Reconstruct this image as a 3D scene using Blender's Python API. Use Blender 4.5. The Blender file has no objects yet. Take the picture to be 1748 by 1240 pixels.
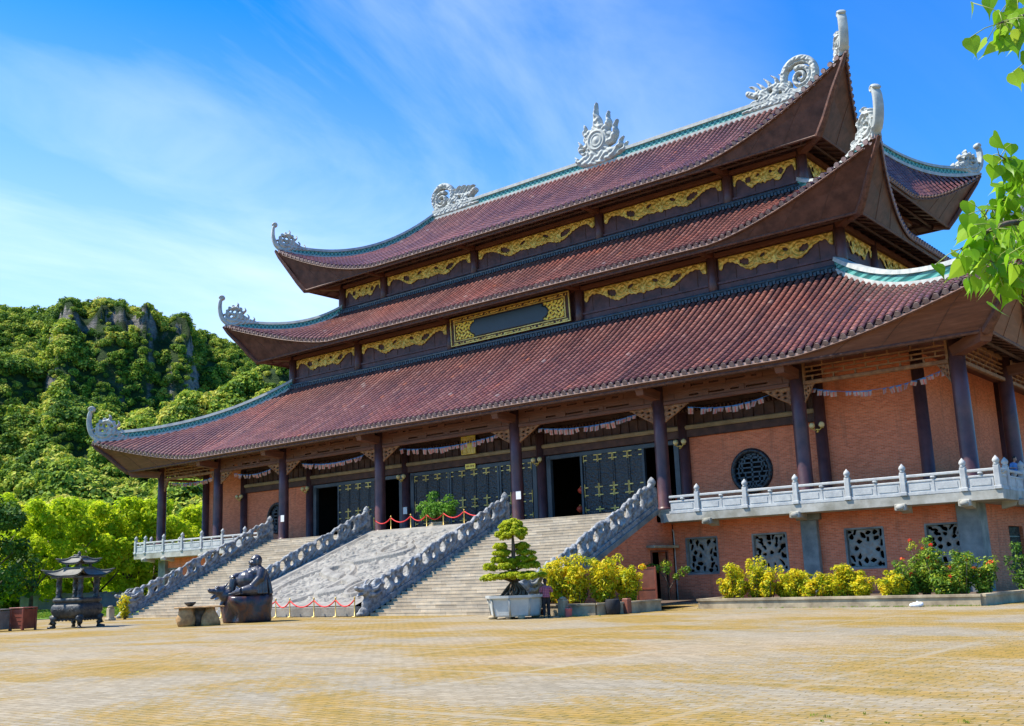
import bpy, math, random
import numpy as np
from math import sin, cos, pi, radians, sqrt, atan2
from mathutils import Vector, Matrix, Euler

random.seed(7)
RNG = np.random.default_rng(7)
SC = bpy.context.scene
COL = SC.collection

# ------------------------------------------------------------------ camera
CAM = np.array([46.16203608, -49.65869658, 1.73839404])
cR = Vector((0.77188712, 0.63466503, -0.0372903))
cU = Vector((0.15453475, -0.13040481, 0.97934345))
cF = Vector((-0.61669221, 0.76170525, 0.1987356))
cd = bpy.data.cameras.new("camera")
cam = bpy.data.objects.new("camera", cd)
COL.objects.link(cam)
M = Matrix.Identity(4)
for i in range(3):
    M[i][0], M[i][1], M[i][2], M[i][3] = cR[i], cU[i], -cF[i], CAM[i]
cam.matrix_world = M
cd.sensor_fit = 'HORIZONTAL'
cd.sensor_width = 36.0
cd.lens = 36.0 * 1786.2 / 1748.0
cd.clip_start = 0.1
cd.clip_end = 3000
SC.camera = cam

# ------------------------------------------------------------------ world, sun
SUN_TO = Vector((-0.54, -0.39, 1.0)).normalized()      # towards the sun
SUN_EL = math.asin(SUN_TO.z)
SUN_AZ = atan2(SUN_TO.x, SUN_TO.y)                     # clockwise from +Y
world = bpy.data.worlds.new("World")
SC.world = world
world.use_nodes = True
nt = world.node_tree
nt.nodes.clear()
def N(t, **k):
    n = nt.nodes.new(t)
    for a, b in k.items():
        setattr(n, a, b)
    return n
wo = N('ShaderNodeOutputWorld')
bg = N('ShaderNodeBackground')
bg.inputs['Strength'].default_value = 0.125
sky = N('ShaderNodeTexSky')
sky.sky_type = 'NISHITA'
sky.sun_disc = False
sky.sun_elevation = SUN_EL
sky.sun_rotation = SUN_AZ
sky.air_density = 1.0
sky.dust_density = 0.6
sky.ozone_density = 2.5
hs = N('ShaderNodeHueSaturation')
hs.inputs['Saturation'].default_value = 1.5
hs.inputs['Value'].default_value = 1.12
tc = N('ShaderNodeTexCoord')
sep = N('ShaderNodeSeparateXYZ')
nt.links.new(tc.outputs['Generated'], sep.inputs[0])
def MA(op, a, b=None, c=None):
    m = N('ShaderNodeMath', operation=op)
    for i, v in enumerate((a, b, c)):
        if v is None:
            continue
        if isinstance(v, (int, float)):
            m.inputs[i].default_value = v
        else:
            nt.links.new(v, m.inputs[i])
    return m.outputs[0]
zz = MA('ADD', MA('MAXIMUM', sep.outputs[2], 0.0), 0.12)
px = MA('DIVIDE', sep.outputs[0], zz)
py = MA('DIVIDE', sep.outputs[1], zz)
cmb = N('ShaderNodeCombineXYZ')
nt.links.new(px, cmb.inputs[0]); nt.links.new(py, cmb.inputs[1])
mp = N('ShaderNodeMapping')
mp.inputs['Rotation'].default_value = (0, 0, radians(38))
mp.inputs['Scale'].default_value = (0.9, 0.46, 1)
nt.links.new(cmb.outputs[0], mp.inputs[0])
n1 = N('ShaderNodeTexNoise')
n1.inputs['Scale'].default_value = 1.25
n1.inputs['Detail'].default_value = 9
n1.inputs['Roughness'].default_value = 0.58
n1.inputs['Distortion'].default_value = 0.9
nt.links.new(mp.outputs[0], n1.inputs['Vector'])
rmp = N('ShaderNodeValToRGB')
rmp.color_ramp.elements[0].position = 0.37
rmp.color_ramp.elements[0].color = (0, 0, 0, 1)
rmp.color_ramp.elements[1].position = 0.88
rmp.color_ramp.elements[1].color = (1, 1, 1, 1)
nt.links.new(n1.outputs['Fac'], rmp.inputs[0])
# the cirrus lies over the western part of the sky, thinning to the east
lw = MA('MULTIPLY_ADD', sep.outputs[0], -2.4, -0.72)
lw2 = MA('MINIMUM', MA('MAXIMUM', lw, 0.06), 0.66)
cfac = MA('MULTIPLY', rmp.outputs[0], lw2)
mixc = N('ShaderNodeMix', data_type='RGBA')
nt.links.new(cfac, mixc.inputs[0])
nt.links.new(sky.outputs[0], hs.inputs['Color'])
mulc = N('ShaderNodeMix', data_type='RGBA', blend_type='MULTIPLY')
mulc.inputs[0].default_value = 1.0
nt.links.new(hs.outputs[0], mulc.inputs[6])
mulc.inputs[7].default_value = (.25, .90, 1.14, 1)
nt.links.new(mulc.outputs[2], mixc.inputs[6])
mixc.inputs[7].default_value = (6.6, 7.1, 7.9, 1)
hz = MA('MINIMUM', MA('MAXIMUM', MA('MULTIPLY_ADD', sep.outputs[2], -2.7, 1.42), 0.0), 1.0)
hz = MA('MULTIPLY', MA('POWER', hz, 1.3), MA('MINIMUM', MA('MAXIMUM', MA('MULTIPLY_ADD', sep.outputs[0], -1.7, -.52), .10), .80))
mixh = N('ShaderNodeMix', data_type='RGBA')
nt.links.new(hz, mixh.inputs[0])
nt.links.new(mixc.outputs[2], mixh.inputs[6])
mixh.inputs[7].default_value = (4.5, 5.7, 7.7, 1)
nt.links.new(mixh.outputs[2], bg.inputs['Color'])
nt.links.new(bg.outputs[0], wo.inputs[0])

sl = bpy.data.lights.new("sun", 'SUN')
sl.energy = 4.6
sl.angle = radians(0.5)
sl.color = (1.0, 0.93, 0.80)
so = bpy.data.objects.new("sun", sl)
COL.objects.link(so)
so.rotation_euler = SUN_TO.to_track_quat('Z', 'Y').to_euler()
so.location = (0, -60, 90)

SC.view_settings.view_transform = 'Standard'
SC.view_settings.look = 'None'
SC.view_settings.exposure = 0.82
SC.view_settings.gamma = 1.0
SC.render.engine = 'CYCLES'
SC.cycles.max_bounces = 6
SC.cycles.diffuse_bounces = 3
SC.cycles.glossy_bounces = 2
SC.cycles.transmission_bounces = 3
SC.cycles.transparent_max_bounces = 4
SC.cycles.caustics_reflective = False
SC.cycles.caustics_refractive = False
SC.cycles.use_denoising = True

# ------------------------------------------------------------------ materials
MATS = {}
class G:
    """tiny node graph builder for one material"""
    def __init__(s, name):
        s.m = bpy.data.materials.new(name)
        s.m.use_nodes = True
        s.t = s.m.node_tree
        s.t.nodes.clear()
        s.out = s.n('ShaderNodeOutputMaterial')
        s.b = s.n('ShaderNodeBsdfPrincipled')
        s.l(s.b.outputs[0], s.out.inputs[0])
        s.tc = s.n('ShaderNodeTexCoord')
        s.geo = s.n('ShaderNodeNewGeometry')
    def n(s, t, **k):
        x = s.t.nodes.new(t)
        for a, b in k.items():
            setattr(x, a, b)
        return x
    def l(s, a, b):
        s.t.links.new(a, b)
    def math(s, op, a, b=0.0, c=0.0):
        m = s.n('ShaderNodeMath', operation=op)
        for i, v in enumerate((a, b, c)):
            if isinstance(v, (int, float)):
                m.inputs[i].default_value = v
            else:
                s.l(v, m.inputs[i])
        return m.outputs[0]
    def noise(s, scale, detail=5, rough=.6, vec=None, dist=0.0):
        x = s.n('ShaderNodeTexNoise')
        x.inputs['Scale'].default_value = scale
        x.inputs['Detail'].default_value = detail
        x.inputs['Roughness'].default_value = rough
        x.inputs['Distortion'].default_value = dist
        s.l(vec if vec is not None else s.geo.outputs['Position'], x.inputs['Vector'])
        return x.outputs['Fac']
    def ramp(s, fac, stops):
        r = s.n('ShaderNodeValToRGB')
        e = r.color_ramp.elements
        while len(e) < len(stops):
            e.new(0.5)
        for i, (p, c) in enumerate(stops):
            e[i].position = p
            e[i].color = (*c, 1) if len(c) == 3 else c
        s.l(fac, r.inputs[0])
        return r.outputs[0]
    def mix(s, fac, a, b, mode='MIX'):
        x = s.n('ShaderNodeMix', data_type='RGBA', blend_type=mode)
        for i, v in ((0, fac), (6, a), (7, b)):
            if isinstance(v, (int, float)):
                x.inputs[i].default_value = v
            elif isinstance(v, tuple):
                x.inputs[i].default_value = (*v, 1) if len(v) == 3 else v
            else:
                s.l(v, x.inputs[i])
        return x.outputs[2]
    def bump(s, h, strength, dist=.02):
        x = s.n('ShaderNodeBump')
        x.inputs['Strength'].default_value = strength
        x.inputs['Distance'].default_value = dist
        s.l(h, x.inputs['Height'])
        s.l(x.outputs[0], s.b.inputs['Normal'])
    def attr(s, name='tint'):
        a = s.n('ShaderNodeAttribute')
        a.attribute_name = name
        return a.outputs['Fac']
    def done(s, col, rough=.7, metal=0.0, spec=.5):
        if isinstance(col, tuple):
            s.b.inputs['Base Color'].default_value = (*col, 1)
        else:
            s.l(col, s.b.inputs['Base Color'])
        if isinstance(rough, (int, float)):
            s.b.inputs['Roughness'].default_value = rough
        else:
            s.l(rough, s.b.inputs['Roughness'])
        s.b.inputs['Metallic'].default_value = metal
        s.b.inputs['Specular IOR Level'].default_value = spec
        MATS[s.m.name] = s.m
        return s.m

def plain(name, c1, c2, scale=3.0, rough=.7, bump=.15, bscale=None, metal=0.0, spec=.4, dist=.02, stops=(.35, .65)):
    g = G(name)
    f = g.noise(scale, 6, .62)
    col = g.ramp(f, [(stops[0], c1), (stops[1], c2)])
    if bump:
        g.bump(g.noise(bscale or scale * 6, 5, .6), bump, dist)
    return g.done(col, rough, metal, spec)

plain('carved_stone', (.13, .135, .145), (.40, .40, .395), 3.6, .85, .8, 11, dist=.07, stops=(.36, .62))
plain('pale_stone', (.36, .37, .375), (.52, .52, .50), 2.5, .8, .35, 14, dist=.02)
plain('relief_stone', (.19, .178, .16), (.33, .305, .265), 1.5, .9, .6, 12, dist=.03)
plain('concrete', (.24, .225, .18), (.47, .45, .40), 1.0, .85, .25, 12)
plain('pillar_cement', (.12, .135, .135), (.27, .275, .26), 1.3, .8, .35, 10)
plain('purple_wood', (.055, .026, .034), (.125, .055, .062), 1.6, .5, .12, 10, spec=.35)
plain('column_paint', (.055, .024, .029), (.125, .050, .050), 1.1, .42, .1, 12, spec=.45)
plain('dark_plank', (.045, .020, .018), (.10, .045, .035), 2.0, .7, .2, 14)
plain('tan_ledge', (.22, .15, .085), (.34, .24, .14), 2.0, .7, .1)
plain('gold', (.50, .30, .05), (.80, .58, .15), 2.6, .38, .4, 16, metal=.25, spec=.6)
plain('gold_bright', (.78, .52, .05), (.88, .64, .12), 3, .35, .1, metal=.15)
plain('slate_blue', (.022, .038, .055), (.05, .075, .10), 3, .5, .2)
plain('door_frame_paint', (.030, .040, .055), (.055, .068, .085), 1.5, .45, .08)
plain('board_blue', (.016, .026, .045), (.022, .034, .055), 1, .35, 0)
plain('dark_void', (.006, .005, .005), (.012, .010, .009), 1, .9, 0)  # near-black stand-in for unlit space behind openings
plain('ridge_white', (.30, .32, .31), (.50, .51, .47), 1.8, .7, .25, 9)
plain('bronze_dark', (.028, .029, .030), (.10, .098, .095), 5, .5, .55, 22, metal=.35, dist=.03)
plain('bronze_roof', (.10, .095, .08), (.17, .16, .13), 4, .6, .3, 16)
plain('fur_rock', (.022, .020, .028), (.085, .080, .095), 2.2, .30, .35, 9, spec=.55)
plain('pot_stone', (.36, .38, .38), (.52, .52, .49), 1.6, .6, .15, 12)
plain('kerb_stone', (.22, .17, .11), (.50, .40, .26), 1.3, .9, .35, 9)
plain('bark', (.06, .042, .028), (.16, .12, .085), 4, .9, .6, 14, dist=.04)
plain('log_wood', (.22, .115, .045), (.52, .31, .13), 2.4, .75, .5, 7, dist=.05)
plain('box_wood', (.19, .045, .025), (.30, .075, .04), 3, .55, .15, 18)
plain('box_grey', (.15, .12, .10), (.24, .20, .17), 3, .7, .15, 18)
plain('rope_red', (.72, .02, .025), (.80, .04, .04), 6, .6, .1)
plain('rust_sheet', (.17, .055, .035), (.27, .09, .055), 2.5, .6, .15)
plain('black_cloth', (.010, .010, .012), (.022, .022, .026), 6, .8, .1)
plain('skin', (.45, .25, .17), (.52, .30, .21), 6, .55, 0)
plain('hair_black', (.010, .008, .008), (.022, .018, .016), 20, .4, .2)
plain('blue_cloth', (.06, .17, .42), (.12, .27, .55), 6, .8, .1)
plain('paper', (.72, .72, .72), (.78, .78, .77), 4, .7, 0)
plain('bin_pink', (.70, .14, .14), (.76, .20, .18), 4, .45, 0)
plain('white_plastic', (.70, .72, .76), (.80, .81, .83), 6, .4, .3)
plain('lamp_glass', (.66, .52, .24), (.78, .64, .34), 3, .25, 0)
plain('soil', (.07, .045, .028), (.14, .09, .055), 3, .95, .4)
plain('garden_render', (.17, .22, .27), (.26, .31, .35), 1, .85, .1)
plain('flag_white', (.34, .16, .13), (.50, .36, .32), 3, .8, 0)
plain('flag_blue', (.05, .16, .40), (.08, .22, .50), 3, .8, 0)
plain('flag_red', (.60, .07, .05), (.68, .12, .07), 3, .8, 0)
plain('lantern_red', (.65, .05, .02), (.75, .10, .03), 3, .5, 0)

def m_wood_eave():
    g = G('eave_wood')
    mp = g.n('ShaderNodeMapping')
    mp.inputs['Scale'].default_value = (1, 1, 9)
    g.l(g.geo.outputs['Position'], mp.inputs[0])
    f = g.noise(0.8, 6, .65, mp.outputs[0])
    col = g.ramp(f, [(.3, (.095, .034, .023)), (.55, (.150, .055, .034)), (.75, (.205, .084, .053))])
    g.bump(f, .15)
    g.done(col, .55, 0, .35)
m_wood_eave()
plain('eave_wood_shaded', (.055, .019, .014), (.125, .048, .033), 1.4, .55, .2, 9, spec=.3)  # shaded copy of eave_wood: weaker bounce on upper roofs put into the colour
plain('carved_wood', (.17, .068, .032), (.34, .16, .075), 3, .65, .5, 12, dist=.04)

plain('carved_wood_dark', (.06, .022, .016), (.15, .060, .038), 4, .6, .5, 14, dist=.03)
def m_brick():
    g = G('red_brick')
    sp = g.n('ShaderNodeSeparateXYZ')
    g.l(g.geo.outputs['Position'], sp.inputs[0])
    a = g.math('ADD', sp.outputs[0], sp.outputs[1])
    cb = g.n('ShaderNodeCombineXYZ')
    g.l(a, cb.inputs[0]); g.l(sp.outputs[2], cb.inputs[1])
    bt = g.n('ShaderNodeTexBrick')
    bt.inputs['Scale'].default_value = 1.0
    bt.inputs['Brick Width'].default_value = .25
    bt.inputs['Row Height'].default_value = .076
    bt.inputs['Mortar Size'].default_value = .007
    bt.inputs['Mortar Smooth'].default_value = .3
    bt.inputs['Bias'].default_value = -.1
    bt.inputs['Color1'].default_value = (.60, .135, .054, 1)
    bt.inputs['Color2'].default_value = (.82, .222, .100, 1)
    bt.inputs['Mortar'].default_value = (.60, .33, .23, 1)
    g.l(cb.outputs[0], bt.inputs['Vector'])
    w = g.noise(.55, 5, .6)
    col = g.mix(g.ramp(w, [(.45, (0, 0, 0)), (.75, (.55, .55, .55))]), bt.outputs['Color'], (.46, .13, .065))
    # damp stains low on the wall, with a ragged edge of their own
    st = g.math('ADD', g.math('MULTIPLY', sp.outputs[2], -.75), g.math('MULTIPLY', g.noise(1.1, 6, .7), 1.6))
    sr = g.ramp(st, [(.30, (0, 0, 0)), (.62, (.6, .6, .6))])
    col = g.mix(sr, col, (.16, .075, .05))
    # soot streaks
    mp = g.n('ShaderNodeMapping')
    mp.inputs['Scale'].default_value = (1.7, 1.7, .22)
    g.l(g.geo.outputs['Position'], mp.inputs[0])
    s2 = g.ramp(g.noise(1.0, 5, .65, mp.outputs[0]), [(.55, (0, 0, 0)), (.78, (.5, .5, .5))])
    col = g.mix(s2, col, (.17, .085, .06))
    g.bump(bt.outputs['Fac'], -.35, .012)
    g.done(col, .85, 0, .25)
m_brick()

def m_tile():
    g = G('roof_tile')
    t = g.attr()
    col = g.ramp(t, [(0.0, (.115, .047, .045)), (.35, (.19, .070, .056)), (.62, (.25, .100, .078)), (.84, (.30, .140, .112)), (.93, (.32, .10, .05)), (1.0, (.31, .21, .185))])
    big = g.ramp(g.noise(.16, 4, .6), [(.35, (.72, .70, .80)), (.5, (1, 1, 1)), (.68, (1.22, 1.0, .92))])
    col = g.mix(1.0, col, big, 'MULTIPLY')
    mp = g.n('ShaderNodeMapping')
    mp.inputs['Scale'].default_value = (1.7, .22, .22)
    g.l(g.geo.outputs['Position'], mp.inputs[0])
    col = g.mix(g.ramp(g.noise(1.0, 5, .7, mp.outputs[0]), [(.52, (0, 0, 0)), (.72, (.55, .55, .55))]), col, (.060, .034, .036))
    mp2 = g.n('ShaderNodeMapping')
    mp2.inputs['Scale'].default_value = (2.6, .3, .3)
    mp2.inputs['Location'].default_value = (7, 3, 1)
    g.l(g.geo.outputs['Position'], mp2.inputs[0])
    col = g.mix(g.ramp(g.noise(1.0, 5, .7, mp2.outputs[0]), [(.60, (0, 0, 0)), (.78, (.35, .35, .35))]), col, (.26, .17, .15))
    dust = g.ramp(g.noise(7, 4, .7), [(.55, (0, 0, 0)), (.8, (.35, .35, .35))])
    col = g.mix(dust, col, (.36, .25, .22))
    g.bump(g.noise(24, 3, .6), .12, .01)
    g.done(col, g.math('MULTIPLY_ADD', g.noise(5, 3, .5), .35, .22), 0, .55)
    g = G('pan_tile')  # far darker than the cover tiles: trough shadow put into the colour
    g.bump(g.noise(12, 3), .3)
    g.done(g.ramp(g.noise(3, 4), [(.3, (.016, .007, .008)), (.7, (.040, .017, .018))]), .6, 0, .3)
    g = G('eave_tile')
    col = g.ramp(g.noise(4, 5, .7), [(.3, (.19, .10, .09)), (.6, (.33, .235, .215)), (.75, (.46, .37, .33))])
    g.done(col, .7, 0, .3)
m_tile()

def m_lattice():
    g = G('ridge_lattice')
    sp = g.n('ShaderNodeSeparateXYZ')
    g.l(g.geo.outputs['Position'], sp.inputs[0])
    a = g.math('ADD', sp.outputs[0], sp.outputs[1])
    s1 = g.math('SINE', g.math('MULTIPLY', g.math('ADD', a, sp.outputs[2]), 13.0))
    s2 = g.math('SINE', g.math('MULTIPLY', g.math('SUBTRACT', a, sp.outputs[2]), 13.0))
    mx = g.math('MAXIMUM', s1, s2)
    col = g.ramp(mx, [(.45, (.015, .13, .125)), (.8, (.12, .38, .34))])
    g.bump(mx, .4, .04)
    g.done(col, .45, 0, .5)
m_lattice()

def m_steps():
    g = G('step_stone')
    bt = g.n('ShaderNodeTexBrick')
    sp = g.n('ShaderNodeSeparateXYZ')
    g.l(g.geo.outputs['Position'], sp.inputs[0])
    cb = g.n('ShaderNodeCombineXYZ')
    g.l(sp.outputs[0], cb.inputs[0])
    g.l(g.math('MULTIPLY', sp.outputs[2], 6.147), cb.inputs[1])
    bt.inputs['Scale'].default_value = 1
    bt.inputs['Brick Width'].default_value = 1.35
    bt.inputs['Row Height'].default_value = 1.0
    bt.inputs['Mortar Size'].default_value = .008
    bt.inputs['Bias'].default_value = 0
    bt.inputs['Color1'].default_value = (.47, .385, .275, 1)
    bt.inputs['Color2'].default_value = (.66, .56, .42, 1)
    bt.inputs['Mortar'].default_value = (.28, .22, .15, 1)
    g.l(cb.outputs[0], bt.inputs['Vector'])
    w = g.ramp(g.noise(1.3, 6, .7), [(.35, (.72, .72, .74)), (.65, (1.1, 1.06, 1.0))])
    col = g.mix(1.0, bt.outputs['Color'], w, 'MULTIPLY')
    g.bump(g.noise(12, 5), .25)
    g.done(col, .85, 0, .3)
m_steps()

def m_plaza():
    g = G('plaza_paving')
    pos = g.geo.outputs['Position']
    sp = g.n('ShaderNodeSeparateXYZ')
    g.l(pos, sp.inputs[0])
    wob = g.noise(1.6, 4, .6)
    cb = g.n('ShaderNodeCombineXYZ')
    g.l(g.math('MULTIPLY_ADD', wob, .22, sp.outputs[0]), cb.inputs[0])
    g.l(g.math('MULTIPLY_ADD', wob, .12, sp.outputs[1]), cb.inputs[1])
    bt = g.n('ShaderNodeTexBrick')
    bt.inputs['Scale'].default_value = 1
    bt.inputs['Brick Width'].default_value = .34
    bt.inputs['Row Height'].default_value = .165
    bt.inputs['Mortar Size'].default_value = .012
    bt.inputs['Mortar Smooth'].default_value = .5
    bt.inputs['Bias'].default_value = 0
    bt.inputs['Color1'].default_value = (.285, .226, .142, 1)
    bt.inputs['Color2'].default_value = (.37, .30, .20, 1)
    bt.inputs['Mortar'].default_value = (.215, .168, .105, 1)
    g.l(cb.outputs[0], bt.inputs['Vector'])
    mort = bt.outputs['Fac']
    # grey and warm areas of stone
    tone = g.ramp(g.noise(.12, 5, .6), [(.36, (.88, .93, 1.02)), (.52, (1, 1, 1)), (.68, (1.10, .98, .84))])
    col = g.mix(1.0, bt.outputs['Color'], tone, 'MULTIPLY')
    sp2 = g.ramp(g.noise(9, 4, .7), [(.35, (.82, .82, .82)), (.65, (1.08, 1.08, 1.08))])
    col = g.mix(1.0, col, sp2, 'MULTIPLY')
    # dry yellow grass and moss growing in the joints in patches
    mp = g.n('ShaderNodeMapping')
    mp.inputs['Location'].default_value = (3.1, 1.7, 0)
    mp.inputs['Scale'].default_value = (.10, .16, 1)
    g.l(pos, mp.inputs[0])
    patch = g.noise(1.6, 7, .62, mp.outputs[0], .4)
    fine = g.noise(6.5, 6, .8)
    pm = g.math('ADD', patch, g.math('MULTIPLY', g.math('SUBTRACT', fine, .5), .62))
    pm = g.math('ADD', pm, g.math('MULTIPLY', mort, .05))
    pr = g.ramp(pm, [(.455, (0, 0, 0)), (.53, (.7, .7, .7)), (.64, (1, 1, 1))])
    mcol = g.ramp(g.noise(2.2, 6, .75), [(.3, (.15, .115, .016)), (.5, (.31, .19, .03)), (.7, (.39, .235, .065))])
    col = g.mix(pr, col, mcol)
    # weeds darken joints around the patches
    jw = g.math('MULTIPLY', mort, g.ramp(patch, [(.40, (.15, .15, .15)), (.56, (.95, .95, .95))]))
    col = g.mix(jw, col, (.10, .085, .02))
    # long bands of dressed slabs marking big squares
    def band(c, per, off, w):
        m = g.math('ABSOLUTE', g.math('SUBTRACT', g.math('FRACT', g.math('DIVIDE', g.math('ADD', c, off), per)), .5))
        return g.math('LESS_THAN', m, w / per / 2)
    wx = g.math('MULTIPLY_ADD', g.math('SUBTRACT', fine, .5), .05, sp.outputs[0])
    wy = g.math('MULTIPLY_ADD', g.math('SUBTRACT', fine, .5), .05, sp.outputs[1])
    bx = band(wx, 5.6, -39.25 + 2.8 + 56, .19)
    by = band(wy, 4.75, 34.45 + 2.375 + 47.5, .19)
    bb = g.math('MULTIPLY', g.math('MAXIMUM', bx, by), g.math('MULTIPLY', g.ramp(g.noise(.23, 4, .6), [(.35, (.0, .0, .0)), (.6, (1, 1, 1))]), .48))
    col = g.mix(bb, col, g.mix(g.noise(1.2, 4), (.29, .25, .18), (.39, .335, .25)))
    hgt = g.math('SUBTRACT', g.math('MULTIPLY', g.noise(14, 4, .7), .4), g.math('MULTIPLY', mort, .6))
    g.bump(hgt, .4, .02)
    g.done(col, .88, 0, .25)
m_plaza()

def m_leaf(name, stops, transl=.25, rough=.5):
    g = G(name)
    t = g.attr()
    col = g.ramp(t, stops)
    tr = g.n('ShaderNodeBsdfTranslucent')
    g.l(col, tr.inputs[0])
    ms = g.n('ShaderNodeMixShader')
    ms.inputs[0].default_value = transl
    g.done(col, rough, 0, .18)
    g.l(g.b.outputs[0], ms.inputs[1])
    g.l(tr.outputs[0], ms.inputs[2])
    g.l(ms.outputs[0], g.out.inputs[0])
m_leaf('leaf_forest', [(0, (.055, .125, .020)), (.3, (.12, .22, .026)), (.6, (.27, .38, .035)), (.85, (.46, .52, .05)), (1, (.58, .55, .10))], .3, .75)
m_leaf('leaf_bright', [(0, (.20, .37, .012)), (.4, (.48, .62, .016)), (.75, (.62, .70, .022)), (1, (.70, .70, .05))], .6, .75)
m_leaf('leaf_dark', [(0, (.03, .085, .012)), (.5, (.08, .17, .02)), (1, (.19, .30, .03))], .3)
m_leaf('leaf_croton', [(0, (.14, .24, .01)), (.25, (.40, .45, .015)), (.5, (.74, .64, .02)), (.88, (.86, .64, .02)), (1, (.82, .32, .02))], .45)
m_leaf('leaf_ixora', [(0, (.05, .12, .012)), (.4, (.13, .24, .02)), (.75, (.34, .42, .03)), (1, (.60, .52, .05))], .3)
m_leaf('leaf_bonsai', [(0, (.30, .37, .012)), (.5, (.50, .55, .02)), (1, (.66, .64, .05))], .5)
m_leaf('leaf_ficus', [(0, (.06, .17, .02)), (.5, (.14, .32, .03)), (1, (.30, .50, .06))], .4)
m_leaf('leaf_bodhi', [(0, (.12, .30, .012)), (.5, (.25, .48, .02)), (1, (.45, .60, .06))], .55, .28)
m_leaf('petal', [(0, (.75, .10, .02)), (.5, (.80, .03, .02)), (1, (.85, .30, .05))], .2)
m_leaf('grass_blade', [(0, (.10, .19, .015)), (.6, (.20, .32, .02)), (1, (.38, .36, .06))], .3)
plain('lawn_soil', (.10, .19, .02), (.20, .33, .03), 1.2, .9, .3, 20)

def m_hill():
    g = G('hill_rock')
    sp = g.n('ShaderNodeSeparateXYZ')
    g.l(g.geo.outputs['Normal'], sp.inputs[0])
    mp = g.n('ShaderNodeMapping')
    mp.inputs['Scale'].default_value = (.8, .8, 2.6)
    g.l(g.geo.outputs['Position'], mp.inputs[0])
    rk = g.ramp(g.noise(.35, 8, .7, mp.outputs[0]), [(.3, (.08, .075, .075)), (.5, (.27, .25, .235)), (.7, (.50, .45, .38))])
    gr = g.ramp(g.noise(.2, 6, .7), [(.3, (.02, .045, .012)), (.7, (.05, .09, .02))])
    st = g.math('ADD', sp.outputs[2], g.math('MULTIPLY', g.math('SUBTRACT', g.noise(.15, 5), .5), .25))
    col = g.mix(g.ramp(st, [(.34, (0, 0, 0)), (.46, (1, 1, 1))]), rk, gr)
    g.bump(g.noise(.8, 7, .7, mp.outputs[0]), 1.0, 2.0)
    g.done(col, .9, 0, .2)
m_hill()

def m_shirt():
    g = G('check_shirt')
    sp = g.n('ShaderNodeSeparateXYZ')
    g.l(g.tc.outputs['Object'], sp.inputs[0])
    a = g.math('SINE', g.math('MULTIPLY', sp.outputs[0], 95))
    b = g.math('SINE', g.math('MULTIPLY', sp.outputs[2], 95))
    col = g.ramp(g.math('MULTIPLY_ADD', g.math('ADD', a, b), .25, .5), [(.3, (.20, .05, .08)), (.7, (.50, .17, .22))])
    g.done(col, .8, 0, .2)
m_shirt()

def m_door():
    g = G('door_lacquer')
    v = g.n('ShaderNodeTexVoronoi')
    v.inputs['Scale'].default_value = 7
    g.l(g.geo.outputs['Position'], v.inputs['Vector'])
    col = g.ramp(v.outputs['Distance'], [(.1, (.045, .045, .052)), (.5, (.014, .014, .019))])
    g.bump(v.outputs['Distance'], .7, .05)
    g.done(col, .4, 0, .45)
m_door()
def m_rock():
    g = G('jade_rock')
    col = g.ramp(g.noise(1.7, 7, .7, None, 1.2), [(.34, (.012, .011, .014)), (.48, (.04, .030, .042)), (.58, (.12, .038, .022)), (.67, (.05, .055, .05)), (.8, (.17, .11, .06))])
    g.bump(g.noise(6, 5), .3, .04)
    g.done(col, .3, 0, .5)
m_rock()

# ------------------------------------------------------------------ mesh helpers
def link(o, parent=None):
    COL.objects.link(o)
    if parent is not None:
        o.parent = parent
    return o
WLOC = {}
def empty(name, loc, rz=0.0, label=None, cat=None, group=None, kind=None):
    o = bpy.data.objects.new(name, None)
    o.empty_display_size = .3
    COL.objects.link(o)
    o.location = loc
    o.rotation_euler = (0, 0, rz)
    WLOC[o.name] = Vector(loc)
    tag(o, label, cat, group, kind)
    return o
def tag(o, label=None, cat=None, group=None, kind=None):
    if label: o['label'] = label
    if cat: o['category'] = cat
    if group: o['group'] = group
    if kind: o['kind'] = kind
    return o

def raw_mesh(name, V, Fq, mats, tint=None, smooth=False, mi=None):
    """V (n,3); Fq (m,4) quads, numpy"""
    V = np.ascontiguousarray(V, dtype=np.float32)
    Fq = np.ascontiguousarray(Fq, dtype=np.int32)
    me = bpy.data.meshes.new(name)
    k = Fq.shape[1]
    me.vertices.add(len(V)); me.vertices.foreach_set('co', V.ravel())
    me.loops.add(Fq.size); me.loops.foreach_set('vertex_index', Fq.ravel())
    me.polygons.add(len(Fq))
    me.polygons.foreach_set('loop_start', np.arange(0, Fq.size, k, dtype=np.int32))
    me.polygons.foreach_set('loop_total', np.full(len(Fq), k, dtype=np.int32))
    if smooth:
        me.polygons.foreach_set('use_smooth', np.ones(len(Fq), dtype=bool))
    if mi is not None:
        me.polygons.foreach_set('material_index', np.asarray(mi, dtype=np.int32))
    me.update(calc_edges=True)
    if tint is not None:
        a = me.attributes.new('tint', 'FLOAT', 'POINT')
        a.data.foreach_set('value', np.ascontiguousarray(tint, dtype=np.float32))
    for m in (mats if isinstance(mats, (list, tuple)) else [mats]):
        me.materials.append(MATS[m])
    return me

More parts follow.
